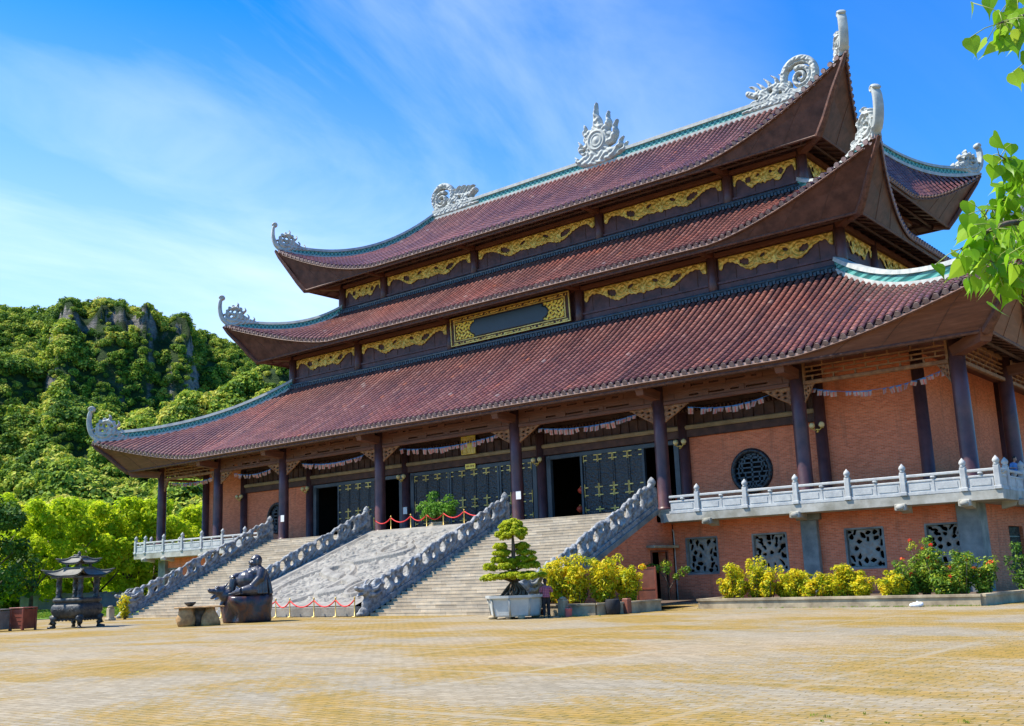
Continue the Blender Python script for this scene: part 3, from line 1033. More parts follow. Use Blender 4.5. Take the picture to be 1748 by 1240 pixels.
# tile ridge where a roof runs against the wall above
def ridge_cap(x, y, z, parent):
    b = MB()
    for (p, q) in zip(rect_ring(x, y), rect_ring(x, y)[1:] + rect_ring(x, y)[:1]):
        p = np.array([*p, z]); q = np.array([*q, z])
        L = np.linalg.norm(q - p); n = int(L / .23)
        d = (q - p) / L; o = np.array([d[1], -d[0], 0])
        b.obox((p + q) / 2 + np.array([0, 0, .12]) - o * .1, d, o, (0, 0, 1), L / 2 + .15, .16, .15)
        b.tube([p + np.array([0, 0, .30]), q + np.array([0, 0, .30])], .13, 8)
        for i in range(n + 1):
            c = p + d * (L * i / n)
            b.obox(c + o * .12 + np.array([0, 0, .02 + .05 * (i % 2)]), d, o, (0, 0, 1), .075, .14, .11)
    b.build('ridge_cap', 'slate_blue', parent)
ridge_cap(24.75, 7.15, 18.12, lower_roof)
ridge_cap(21.7, 10.2, 24.72, middle_roof)

# main ridge
b = MB()
for (w, z0, z1, m) in ((.34, 35.15, 35.45, 0), (.24, 35.45, 35.93, 1), (.36, 35.93, 36.2, 0)):
    b.box(-19.3, 19.3, YC - w, YC + w, z0, z1, m)
b.build('main_ridge', ['ridge_white', 'ridge_lattice'], upper_roof)

def dragon_field(u, v):
    F = f_stroke(u, v, spiral(1.35, 1.45, 1.12, 1.05, .86, -1.3, 40), np.linspace(.22, .20, 40))
    F = np.maximum(F, f_stroke(u, v, spiral(1.25, 1.25, .70, .12, 1.7, 1.2, 44), np.linspace(.17, .12, 44)))
    F = np.maximum(F, f_stroke(u, v, spiral(1.32, 1.38, .92, .86, .62, .9, 30), np.linspace(.06, .11, 30)))
    for (x, y, r, a) in ((.62, .62, .26, .4), (2.2, 1.0, .24, 2.2), (1.9, .42, .26, 1.0), (.45, 1.9, .16, 3.0), (2.05, 2.15, .16, 0.), (1.25, .28, .20, 1.2)):
        F = np.maximum(F, f_stroke(u, v, spiral(x, y, r, .04, 1.3, a, 18), .085))
    F = np.maximum(F, f_stroke(u, v, [(.3, .15), (2.5, .2), (5.4, .12)], [.22, .30, .12]))
    F = np.maximum(F, f_ell(u, v, 3.1, .80, .85, .62))
    F = np.maximum(F, f_ell(u, v, 3.95, .85, .62, .42, .2))
    F = np.maximum(F, f_stroke(u, v, bez([(3.9, .8), (4.5, 1.05), (4.95, 1.3)], 6), [.26] * 6 + [.2] * 7))
    F = np.maximum(F, f_stroke(u, v, bez([(4.0, .55), (4.6, .6), (4.9, .45)], 6), .13))
    for pts in (((2.4, .9), (2.35, 1.5), (2.75, 1.95)), ((2.9, 1.2), (2.95, 1.7), (3.3, 2.05)), ((3.3, 1.2), (3.5, 1.65), (3.8, 2.0)), ((3.7, 1.1), (4.0, 1.55), (4.3, 1.85)), ((4.2, 1.2), (4.5, 1.6), (4.85, 1.75)), ((4.5, .3), (5.0, .5), (5.5, .4)), ((2.4, .5), (2.0, .8), (2.2, 1.1))):
        F = np.maximum(F, flame(u, v, pts, .17))
    for (x, y, r) in ((3.35, .95, .11), (2.7, .62, .10), (4.35, .78, .07)):
        F = np.minimum(F, -f_circ(u, v, x, y, r))
    return F
V, F = mask_mesh(dragon_field, 0, 5.7, -.1, 2.9, 210, 112, .75, .12, lambda u, v: .045 * wob(u, v, 13))
V = V[:, [0, 2, 1]]
dm = raw_mesh('ridge_dragon', V, F, 'ridge_white', smooth=True)
put('ridge_dragon', dm, upper_roof, (-19.6, YC, 35.55), 0, (1.12, 1, 1.15))
put('ridge_dragon', dm, upper_roof, (19.6, YC, 35.55), pi, (1.15, 1, 1.2))

def flame_field(u, v):
    F = f_circ(u, v, 0, 1.75, 1.18)
    F = np.maximum(F, f_ell(u, v, 0, .45, 2.0, .62))
    for i in range(12):
        a = 2 * pi * i / 12 + .2
        F = np.maximum(F, f_circ(u, v, 1.12 * cos(a), 1.75 + 1.12 * sin(a), .27))
    for pts, w in ((((0, 2.7), (.03, 3.4), (-.10, 4.0), (.02, 4.9)), .48), (((.75, 2.5), (1.05, 3.0), (.98, 3.4), (1.12, 3.9)), .30), (((-.85, 2.3), (-1.2, 2.65), (-1.1, 3.0), (-1.2, 3.4)), .27),
                   (((1.25, 1.5), (1.62, 2.0), (1.58, 2.5), (1.85, 3.0)), .32), (((-1.3, 1.1), (-1.7, 1.5), (-1.6, 1.8), (-1.85, 2.2)), .28), (((1.5, .6), (2.0, .9), (2.0, 1.2), (2.3, 1.5)), .26),
                   (((-1.6, .4), (-2.0, .6), (-2.0, .8), (-2.25, 1.05)), .22), (((1.9, .3), (2.35, .5), (2.4, .75), (2.65, 1.0)), .2)):
        F = np.maximum(F, flame(u, v, pts, w))
    F = np.minimum(F, -f_circ(u, v, -1.28, 1.25, .10))
    return F
def flame_relief(u, v):
    r = np.hypot(u, v - 1.75)
    return .10 * np.exp(-((r - .72) / .07) ** 2) + .07 * np.exp(-((r - .45) / .06) ** 2) + .12 * np.exp(-(r / .25) ** 2) + np.where(r > .9, .09 * wob(u, v, 8, .4), 0)
V, F = mask_mesh(flame_field, -2.5, 2.9, -.2, 5.1, 120, 118, .8, .18, flame_relief)
V = V[:, [0, 2, 1]] * np.array([1.10, -1, 1.12]); F = F[:, ::-1]
put('flame_crest', raw_mesh('flame_crest', V, F, 'ridge_white', smooth=True), upper_roof, (0, YC - .12, 35.55))

# upper storeys
def storey(xc, yc, zb, zt, cols, goldz, pname):
    """timber storey: walls, posts, ledges and carved gold friezes"""
    w = MB()
    x, y = xc, yc + .12
    for (p, q) in zip(rect_ring(x, y), rect_ring(x, y)[1:] + rect_ring(x, y)[:1]):
        w.add([(*p, zb - .6), (*q, zb - .6), (*q, zt + .7), (*p, zt + .7)], [(0, 1, 2, 3)])
    root = w.build(pname, 'purple_wood', temple)
    led = MB(); top = MB()
    for i, (p, q) in enumerate(zip(rect_ring(x, y), rect_ring(x, y)[1:] + rect_ring(x, y)[:1])):
        p = np.array([*p, 0.]); q = np.array([*q, 0.]); L = np.linalg.norm(q - p); d = (q - p) / L; o = np.array([d[1], -d[0], 0])
        led.obox((p + q) / 2 + o * .06 + np.array([0, 0, goldz - 1.62]), d, o, (0, 0, 1), L / 2 + .1, .11, .07)
        led.obox((p + q) / 2 + o * .03 + np.array([0, 0, goldz - 1.98]), d, o, (0, 0, 1), L / 2 + .05, .05, .28)
        top.obox((p + q) / 2 + o * .12 + np.array([0, 0, goldz + .17]), d, o, (0, 0, 1), L / 2 + .1, .16, .14)
    led.build('ledge', 'purple_wood', root)
    top.build('head_beam', 'eave_wood', root)
    cm = MB().lathe([(.33, zb - .5), (.33, zb + .6), (.31, zt + .2)], n=20).mesh('post', 'column_paint')
    ys = [yc + 5.0, yc + 13.0]
    for cx in cols: put('post', cm, root, (cx, yc, 0))
    for s in (-1, 1):
        for cy in ys: put('post', cm, root, (s * xc, cy, 0))
    bb = MB()
    bb.cbox(-.23, .23, -1.95, .1, -.26, .26, .05)
    bm = bb.mesh('bracket_end', 'eave_wood')
    for cx in cols[1:-1]: put('bracket_end', bm, root, (cx - .0, yc - .15, zt + .10 - .32))
    for sx in (-1, 1):
        put('bracket_end', bm, root, (sx * xc, yc, zt - .2), sx * pi / 4, (1.2, 1.5, 1.2))
    return root, ys
L2C = [-24.6, -16.3, -6, 6, 16.3, 24.6]
L3C = [-21.55, -16.3, -6, 6, 16.3, 21.55]
st2, ys2 = storey(24.6, 7.53, 18.55, 21.2, L2C, 20.68, 'middle_storey_wall')
st3, ys3 = storey(21.55, 10.53, 25.1, 27.5, L3C, 27.02, 'upper_storey_wall')
def friezes(root, cols, xc, yc, goldz, ys, skip=None):
    for a, c in zip(cols[:-1], cols[1:]):
        if skip is not None and abs(a + c) < .1: continue
        hw = (c - a) / 2 - .42
        put('carved_frieze', frieze(hw), root, ((a + c) / 2, yc + .06, goldz))
    yy = [yc] + ys
    for a, c in zip(yy[:-1], yy[1:]):
        put('carved_frieze', frieze((c - a) / 2 - .42), root, (xc + .06, (a + c) / 2, goldz), pi / 2)
friezes(st2, L2C, 24.6, 7.53, 20.66, ys2, skip=True)
friezes(st3, L3C, 21.55, 10.53, 27.0, ys3)
# thin vertical battens on the storey walls
b = MB()
for (cols, y, z0, z1) in ((L2C, 7.63, 19.12, 20.5), (L3C, 10.63, 25.47, 26.85)):
    for x in np.arange(cols[0] + .6, cols[-1] - .4, 1.35):
        b.box(x - .02, x + .02, y - .004, y + .02, z0, z1)
b.build('board_batten', 'dark_plank', st2)

# name board over the middle bay
nb = empty('name_board', (0, 7.2, 18.66), 0, 'long gilt framed board with a blank dark blue field, under the middle eave', 'sign')
tilt = lambda z: -.05 - .10 * (z / 2.1)
def nbbox(b, x0, x1, z0, z1, d0, d1, mi=0):
    v = [(x, tilt(z) - d, z) for d in (d0, d1) for z in (z0, z1) for x in (x0, x1)]
    b.add(v, [(0, 1, 3, 2), (4, 6, 7, 5), (0, 4, 5, 1), (2, 3, 7, 6), (0, 2, 6, 4), (1, 5, 7, 3)], False, mi)
b = MB(); nbbox(b, -5.55, 5.55, 0, 2.12, -.08, .03); b.build('backing', 'dark_plank', nb)
b = MB()
for (x0, x1, z0, z1) in ((-5.55, 5.55, 0, .07), (-5.55, 5.55, 2.05, 2.12), (-5.55, -5.47, .07, 2.05), (5.47, 5.55, .07, 2.05), (-5.18, 5.18, .30, .36), (-5.18, 5.18, 1.76, 1.82), (-5.18, -5.10, .36, 1.76), (5.10, 5.18, .36, 1.76)):
    nbbox(b, x0, x1, z0, z1, .03, .10)
b.build('frame', 'gold', nb)
def nb_field(u, v):
    # central field with bracketed ends
    a = np.minimum(3.20 - np.abs(u), .64 - np.abs(v))
    a = np.maximum(a, f_ell(np.abs(u), v, 3.15, 0, .50, .46))
    a = np.maximum(a, np.minimum(3.42 - np.abs(u), .40 - np.abs(v)))
    return a
V, F = mask_mesh(nb_field, -4.0, 4.0, -.72, .72, 120, 26, .06, .03, None, True)
Vw = np.stack([V[:, 0], tilt(V[:, 1] + 1.06) - .05 - V[:, 2], V[:, 1] + 1.06], 1)
put('field', raw_mesh('field', Vw, F, 'board_blue', smooth=False), nb)
def nb_gold(u, v):
    F = np.minimum(5.02 - np.abs(u), .66 - np.abs(v))
    F = np.minimum(F, -nb_field(u, v) - .02)
    n = wob(u, v, 13, .3) + .6 * wob(u, v, 23, 1.1)
    return np.minimum(F, .55 - np.abs(n) * .45 + .0 * u)
V, F = mask_mesh(lambda u, v: np.minimum(nb_gold(u, v), (np.abs(wob(u, v, 10, .3)) - .16) * .3), -5.1, 5.1, -.68, .68, 300, 44, .10, .06, None, True)
Vw = np.stack([V[:, 0], tilt(V[:, 1] + 1.06) - .035 - V[:, 2], V[:, 1] + 1.06], 1)
put('gilt_carving', raw_mesh('gilt_carving', Vw, F, 'gold_bright', smooth=True), nb)
V, F = mask_mesh(lambda u, v: np.minimum(.075 - np.abs(np.abs(v) - .89), (wob(u, v, 12, .9) + .25) * .2), -5.3, 5.3, -1.0, 1.0, 340, 60, .06, .04, None, True)
Vw = np.stack([V[:, 0], tilt(V[:, 1] + 1.06) - .03 - V[:, 2], V[:, 1] + 1.06], 1)
put('border_carving', raw_mesh('border_carving', Vw, F, 'gold', smooth=True), nb)

# ------------------------------------------------------------------ ground floor of the temple
XW, YW = 29.67, 2.6
FY = lambda y0: (lambda a, z, d: (a, y0 + d, z))
# basement wall with openings
SCR = [18.24, 22.13, 27.03, 30.85]
holes = [(c - .88, c + .88, 1.5, 3.29) for c in SCR]
b = MB()
holed(b, FY(.2), 16.56, 32.2, -.05, 4.3, holes, .35)
holed(b, FY(.2), -32.2, -16.56, -.05, 4.3, [(-c - .88, -c + .88, 1.5, 3.29) for c in SCR], .35)
b.box(-32.2, -31.85, .55, 2 * YC, -.05, 4.3)
# right side of the basement with a barred opening
holed(b, lambda a, z, d: (32.2 - d, a, z), .55, 2 * YC, -.05, 4.3, [(5.4, 8.0, .9, 3.2)], .35)
b.box(-31.85, 31.85, 2 * YC - .4, 2 * YC, -.05, 4.3)
bw = b.build('basement_wall', 'red_brick', temple)
b = MB(); b.box(-31.8, 31.8, 1.9, 2.0, 0.01, 4.2); b.box(31.0, 31.1, 2.1, 30, .01, 4.2); b.build('cellar_dark_sheet', 'dark_void', bw)  # near-black sheets behind the screens, cellar darkness put into their colour
b = MB()
for y in np.arange(5.55, 8.0, .22): b.box(31.98, 32.04, y - .025, y + .025, .9, 3.2)
for z in (1.4, 2.05, 2.7): b.box(31.96, 32.06, 5.4, 8.0, z - .03, z + .03)
b.build('window_bars', 'bronze_dark', bw)

def screen_field(kind):
    rr = np.random.default_rng(kind)
    bl = []
    if kind % 2:   # flower with round heart
        for ring, n, rad, s in ((.42, 7, .10, .8), (.66, 9, .13, .7), (.80, 12, .13, .6)):
            for i in range(n):
                a = 2 * pi * (i + .5 * (ring > .5)) / n + rr.uniform(-.1, .1)
                if sin(a) < -.55 and ring < .8: continue
                bl.append((ring * cos(a), ring * sin(a) + .05, rad * rr.uniform(.95, 1.5), rad * s * rr.uniform(.75, 1.25), a + rr.uniform(-.6, .6)))
        bl.append((0, 0, .10, .10, 0))
    else:
        pts = []
        for _ in range(400):
            p = rr.uniform(-.78, .78, 2)
            if all(np.hypot(*(p - q)) > .29 for q in pts): pts.append(p)
        for p in pts:
            if np.hypot(p[0] - .1, p[1] + .05) < .27: continue
            bl.append((p[0], p[1], rr.uniform(.10, .19), rr.uniform(.06, .12), rr.uniform(0, pi)))
    for sx in (-1, 1):
        for sy in (-1, 1): bl.append((.76 * sx, .78 * sy, .10, .07, 0))
    def f(u, v):
        F = np.minimum(.88 - np.abs(u), .895 - np.abs(v))
        for (x, y, a, c, w) in bl: F = np.minimum(F, -f_ell(u, v, x, y, a, c, w) + .012 * np.sin(u * 31 + x * 9) + .012 * np.sin(v * 27 + y * 7))
        return F
    return f
SM = []
for k in (4, 1, 6, 3):
    V, F = mask_mesh(screen_field(k), -.88, .88, -.895, .895, 64, 64, .16, .10, lambda u, v: .03 * wob(u, v, 12, .2))
    SM.append(raw_mesh('stone_screen', V[:, [0, 2, 1]] * np.array([1, -1, 1]), F[:, ::-1], 'relief_stone', smooth=True))
for s in (1, -1):
    for c, me in zip(SCR, SM):
        o = put('stone_screen', me, temple, (s * c, .40, 2.395))
        fb = MB()
        for (x0, x1, z0, z1) in ((-.95, .95, .885, .97), (-.95, .95, -.99, -.885), (-.97, -.87, -.885, .885), (.87, .97, -.885, .885)):
            fb.box(x0, x1, -.215, .1, z0, z1)
        fb.build('frame', 'pillar_cement', o)

# cement pillars under the terrace
b = MB(); b.cbox(-.42, .42, -.10, .32, 0, 3.86, .03); b.cbox(-.60, .60, -.14, .32, 3.86, 4.22, .03)
pm_ = b.mesh('basement_pillar', 'pillar_cement')
for x in (24.4, -24.4): put('basement_pillar', pm_, temple, (x, 0, 0))
b = MB(); b.cbox(-.50, .50, -.10, 1.1, 0, 4.22, .04)
pm2 = b.mesh('basement_pillar', 'pillar_cement')
for x in (31.95, -31.95): put('basement_pillar', pm2, temple, (x, 0, 0))
for y in (9.5, 17.0):
    put('basement_pillar', pm_, temple, (32.2, y, 0), pi / 2)

# terrace slab and floor
TX, TY = 33.8, -1.37
b = MB()
b.cbox(17.0, TX + .12, TY - .08, -.9, 4.17, 4.60, .02)
b.cbox(-TX - .12, -17.0, TY - .08, -.9, 4.17, 4.60, .02)
b.box(-TX - .12, TX + .12, -.9, 2 * YC + 1.4, 4.17, 4.60)
slab = b.build('terrace_slab', 'concrete', temple)
b = MB(); b.box(-TX + .35, TX - .35, -.85, 2 * YC + .9, 4.6, H)
b.build('terrace_floor', 'step_stone', temple)
b = MB()
b.add([(-.22, 0, .02), (.22, 0, .02), (.22, -.75, .02), (-.22, -.75, .02), (-.22, 0, -.35), (.22, 0, -.35), (.22, -.62, -.22), (-.22, -.62, -.22)],
      [(0, 1, 2, 3)[::-1], (4, 5, 6, 7), (3, 2, 6, 7), (0, 3, 7, 4), (1, 5, 6, 2), (0, 4, 5, 1)])
b.cbox(-.26, .26, -.98, -.7, -.26, .06, .04); b.ell((0, -1.0, -.1), (.2, .1, .13), 10, 6)
cm_ = b.mesh('corbel', 'concrete')
for x in (19.6, 24.4, 29.5, 32.3):
    for s in (1, -1): put('corbel', cm_, slab, (s * x, -.62, 4.20))
for y in (1.2, 6.0, 10.5, 15.0): put('corbel', cm_, slab, (33.15, y, 4.20), pi / 2)

# terrace railing: posts, rails and carved panels
PX = [17.3, 19.07, 21.8, 24.5, 27.1, 29.7, 32.35, 33.75]
def rail_bay(b, L):
    """one bay along +x from post to post, foot at z=0"""
    b.cbox(.10, L - .10, -.075, .075, .80, .93, .025)
    b.cbox(.10, L - .10, -.06, .06, .56, .66, .02)
    b.box(.10, L - .10, -.09, .09, 0, .12)
    n = max(1, round(L / 1.35))
    for i in range(n):
        x0 = .12 + (L - .24) * i / n; x1 = .12 + (L - .24) * (i + 1) / n
        b.box(x0 + .05, x1 - .05, -.035, .035, .12, .56)
        b.box(x0 + .16, x1 - .16, -.055, .055, .21, .48)
        if i: b.box(x0 - .05, x0 + .05, -.055, .055, .12, .56)
        xm = (x0 + x1) / 2 if n == 1 else x0
        if n == 1 or i: b.lathe([(.05, .66), (.10, .70), (.13, .75), (.10, .80)], (xm, 0, 0), 8)
post = MB()
post.cbox(-.13, .13, -.13, .13, 0, 1.05, .03)
post.cbox(-.16, .16, -.16, .16, 0, .16, .02)
post.lathe([(.10, 1.05), (.15, 1.08), (.09, 1.12), (.14, 1.18), (.155, 1.25), (.12, 1.33), (.05, 1.41), (.01, 1.46)], n=12)
postm = post.mesh('rail_post', 'pale_stone')
for s in (1, -1):
    b = MB()
    for a, c in zip(PX[:-1], PX[1:]):
        t = MB(); rail_bay(t, c - a)
        b.add([((a + x) * s, y, z) for x, y, z in t.v], t.f if s > 0 else [f[::-1] for f in t.f])
    YP = [0, 1.4, 4.1, 6.8, 9.5, 12.2, 14.9, 17.6]
    for a, c in zip(YP[:-1], YP[1:]):
        t = MB(); rail_bay(t, c - a)
        b.add([(PX[-1] * s - y, a + x, z) for x, y, z in t.v], t.f)
    ro = b.build('terrace_railing', 'pale_stone', temple, (0, TY, 4.6))
    for x in PX[1:]: put('rail_post', postm, ro, (s * x, 0, 0))
    for y in YP[1:]: put('rail_post', postm, ro, (s * PX[-1], y, 0))

# columns
cm1 = MB().lathe([(.46, H), (.46, H + .10), (.40, H + .16), (.375, H + .2), (.37, H + 3.5), (.345, 12.0)], n=24).mesh('column', 'column_paint')
for x in HX: put('column', cm1, temple, (x, 0, 0))
for y in (8.0, 16.2, 24.4):
    for s in (1, -1): put('column', cm1, temple, (s * 32.3, y, 0))
cm2 = MB().lathe([(.38, H), (.38, H + .1), (.31, H + .18), (.30, 11.9)], n=20).mesh('wall_column', 'column_paint')
for x in WX: put('wall_column', cm2, temple, (x, 2.5, 0))
for y in (9.2, 16.4, 23.6):
    for s in (1, -1): put('wall_column', cm2, temple, (s * XW, y, 0))

# outer walls of the hall
RW = (20.3, 6.8, 1.14)
def wall_round(b, x0, x1, z0, z1, cx, cz, r, y, d):
    """brick panel with a round hole"""
    n = 40
    ring = [(cx + r * cos(2 * pi * k / n), cz + r * sin(2 * pi * k / n)) for k in range(n)]
    out = []
    for k in range(n):
        a = 2 * pi * k / n; c, s = cos(a), sin(a)
        tx = ((x1 - cx) / c if c > 0 else (x0 - cx) / c) if abs(c) > 1e-6 else 1e9
        tz = ((z1 - cz) / s if s > 0 else (z0 - cz) / s) if abs(s) > 1e-6 else 1e9
        t = min(tx, tz); out.append((cx + t * c, cz + t * s))
    vs = [(x, y, z) for x, z in ring] + [(x, y, z) for x, z in out] + [(x, y + d, z) for x, z in ring]
    fs = [(k, n + k, n + (k + 1) % n, (k + 1) % n) for k in range(n)] + [(k, (k + 1) % n, 2 * n + (k + 1) % n, 2 * n + k) for k in range(n)]
    b.add(vs, fs)
    for (cxn, czn) in ((x0, z0), (x1, z0), (x1, z1), (x0, z1)):   # corner fillers
        k = min(range(n), key=lambda k: (abs(atan2(czn - cz, cxn - cx) % (2 * pi) - 2 * pi * k / n)))
        a = atan2(czn - cz, cxn - cx) % (2 * pi); k = int(a / (2 * pi) * n)
        p, q = out[k % n], out[(k + 1) % n]
        b.add([(p[0], y, p[1]), (cxn, y, czn), (q[0], y, q[1])], [(0, 1, 2)])
def ring_mesh(R_, r_):
    b = MB(); n, m = 56, 10
    vs = [((R_ + r_ * cos(2 * pi * j / m)) * cos(2 * pi * i / n), r_ * sin(2 * pi * j / m) - .02, (R_ + r_ * cos(2 * pi * j / m)) * sin(2 * pi * i / n)) for i in range(n) for j in range(m)]
    b.add(vs, [(i * m + j, ((i + 1) % n) * m + j, ((i + 1) % n) * m + (j + 1) % m, i * m + (j + 1) % m) for i in range(n) for j in range(m)], True)
    return b.mesh('round_window', 'door_lacquer')
for s in (1, -1):
    b = MB()
    f = lambda x0, x1: (min(s * x0, s * x1), max(s * x0, s * x1))
    x0, x1 = f(16.3, 24.45)
    wall_round(b, x0, x1, H, 9.1, s * RW[0], RW[1], RW[2], YW, .35)
    x0, x1 = f(24.45, XW)
    b.add([(x0, YW, H), (x1, YW, H), (x1, YW, 12), (x0, YW, 12)], [(0, 1, 2, 3)])
    b.box(min(s * (XW - .3), s * XW), max(s * (XW - .3), s * XW), YW + .01, 2 * YC - 2.6, H, 12)
    w = b.build('hall_wall', 'red_brick', temple)
    # round lattice window
    o = put('round_window', ring_mesh(1.10, .14), temple, (s * RW[0], YW, RW[1]))
    g = MB()
    for (x0, x1, z0, z1) in ((-.05, .05, -1, 1), (-.78, .78, .42, .50), (-.70, .70, .66, .74), (-.92, .92, .16, .24), (-.98, .98, -.10, -.02), (-.92, .92, -.36, -.28), (-.80, .80, -.62, -.54), (-.55, .55, -.86, -.78),
                             (-.45, -.37, .5, .9), (.37, .45, .5, .9), (-.62, -.54, -.1, .42), (.54, .62, -.1, .42), (-.45, -.37, -.62, -.1), (.37, .45, -.62, -.1), (-.78, -.70, .16, .62), (.70, .78, .16, .62), (-.70, -.62, -.8, -.37), (.62, .70, -.8, -.37), (-.22, -.14, -1, -.62), (.14, .22, -1, -.62), (-.3, .3, .86, .94)):
        g.box(x0, x1, .03, .14, z0, z1)
    g.tube([(.82 * cos(a), .08, .82 * sin(a)) for a in np.linspace(0, 2 * pi, 41)], .05, 8)
    g.build('lattice', 'door_frame_paint', o)
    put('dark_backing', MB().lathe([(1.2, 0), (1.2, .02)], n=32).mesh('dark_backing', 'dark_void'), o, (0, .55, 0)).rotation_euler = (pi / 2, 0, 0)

# timber over the doors and brick panels
b = MB()
b.cbox(-24.4, 24.4, YW - .22, YW + .2, 9.02, 9.46, .03)
tb = b.build('tie_beam', 'dark_plank', temple)
b = MB(); b.cbox(-24.4, 24.4, YW - .30, YW + .05, 9.463, 9.72, .05); b.build('tan_moulding', 'tan_ledge', tb)
b = MB()
b.add([(-24.4, YW - .03, 9.7), (24.4, YW - .03, 9.7), (24.4, YW - .03, 12), (-24.4, YW - .03, 12)], [(0, 1, 2, 3)])
for x in np.arange(-24.0, 24.1, .62):
    b.box(x - .06, x + .06, YW - .10, YW - .032, 9.72, 10.75)
b.box(-24.4, 24.4, YW - .16, YW - .033, 10.75, 10.95)
for x in np.arange(-24.2, 24.3, .24):
    b.box(x - .045, x + .045, YW - .55, YW - .17, 10.42, 10.60)
b.build('slatted_transom', 'dark_plank', temple)
b = MB()
b.add([(-32.2, -.1, 11.96), (32.2, -.1, 11.96), (32.2, YW, 11.9), (-32.2, YW, 11.9)], [(0, 3, 2, 1)])
for s in (1, -1): b.add([(s * 32.2, YW, 11.9), (s * 32.2, 38, 11.9), (s * XW, 38, 11.9), (s * XW, YW, 11.9)], [(0, 1, 2, 3)])
b.build('veranda_ceiling', 'eave_wood', temple)

# doors
def door_bay(cx, w, leaves, opens):
    b = MB()
    x0, x1 = cx - w / 2, cx + w / 2
    b.cbox(x0, x0 + .34, YW - .12, YW + .16, H, 8.98, .02); b.cbox(x1 - .34, x1, YW - .12, YW + .16, H, 8.98, .02)
    b.cbox(x0 + .34, x1 - .34, YW - .12, YW + .16, 8.72, 8.98, .02)
    b.box(x0 + .34, x1 - .34, YW - .12, YW + .16, H, H + .08)
    for (a, c) in opens:
        for xx in (a - .17, c + .03):
            if x0 + .4 < xx < x1 - .5: b.box(xx, xx + .14, YW - .10, YW + .14, H + .08, 8.72)
    fr = b.build('door_frame', 'door_frame_paint', temple)
    for (a, c, n) in leaves:
        lw = (c - a) / n
        for i in range(n):
            l = MB(); z1 = 3.78
            l.box(.015, lw - .015, 0, .07, 0, z1)
            for (p, q, r0, r1) in ((.015, .12, 0, z1), (lw - .12, lw - .015, 0, z1), (.12, lw - .12, 0, .12), (.12, lw - .12, 1.25, 1.37), (.12, lw - .12, 1.72, 1.84), (.12, lw - .12, 3.38, 3.48), (.12, lw - .12, z1 - .10, z1)):
                l.box(p, q, -.035, -.002, r0, r1)
            leaf = l.build('door_leaf', 'door_lacquer', fr, (a + i * lw, YW - .04, H + .10))
            m = MB()
            for z in (.45, 1.31, 1.78, 3.43, 3.72):
                for (p, q) in ((.02, .30), (lw - .30, lw - .02)):
                    m.box(p, q, -.055, -.037, z - .03, z + .03)
            for (p, q, r0, r1) in ((.02, .055, 1.2, 2.0), (lw - .055, lw - .02, 1.2, 2.0), (.02, .055, 3.3, 3.76), (lw - .055, lw - .02, 3.3, 3.76), (.02, .055, .3, .62), (lw - .055, lw - .02, .3, .62)):
                m.box(p, q, -.058, -.038, r0, r1)
            if i in (n // 2 - 1, n // 2) and n == 4:
                m.lathe([(.10, 0), (.12, .05), (.05, .08)], (lw - .10 if i == n // 2 - 1 else .10, -.06, 1.5), 10)
            m.build('metal_fitting', 'gold', leaf)
door_bay(11.15, 9.55, [(9.2, 13.5, 4)], [(6.82, 8.95), (13.6, 15.68)])
door_bay(-11.15, 9.55, [(-13.1, -8.8, 4)], [(-15.6, -13.2), (-8.7, -6.8)])
door_bay(0, 11.2, [(-5.2, -1.9, 3), (-1.82, 2.48, 4), (2.56, 5.2, 3)], [(-1.9, -1.9), (2.5, 2.5)])
# hall behind the doors, its dimness painted into near-black walls
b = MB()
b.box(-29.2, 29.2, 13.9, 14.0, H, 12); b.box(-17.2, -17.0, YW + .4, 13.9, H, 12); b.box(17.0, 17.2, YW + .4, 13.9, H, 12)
b.build('hall_dark_wall', 'dark_void', temple)

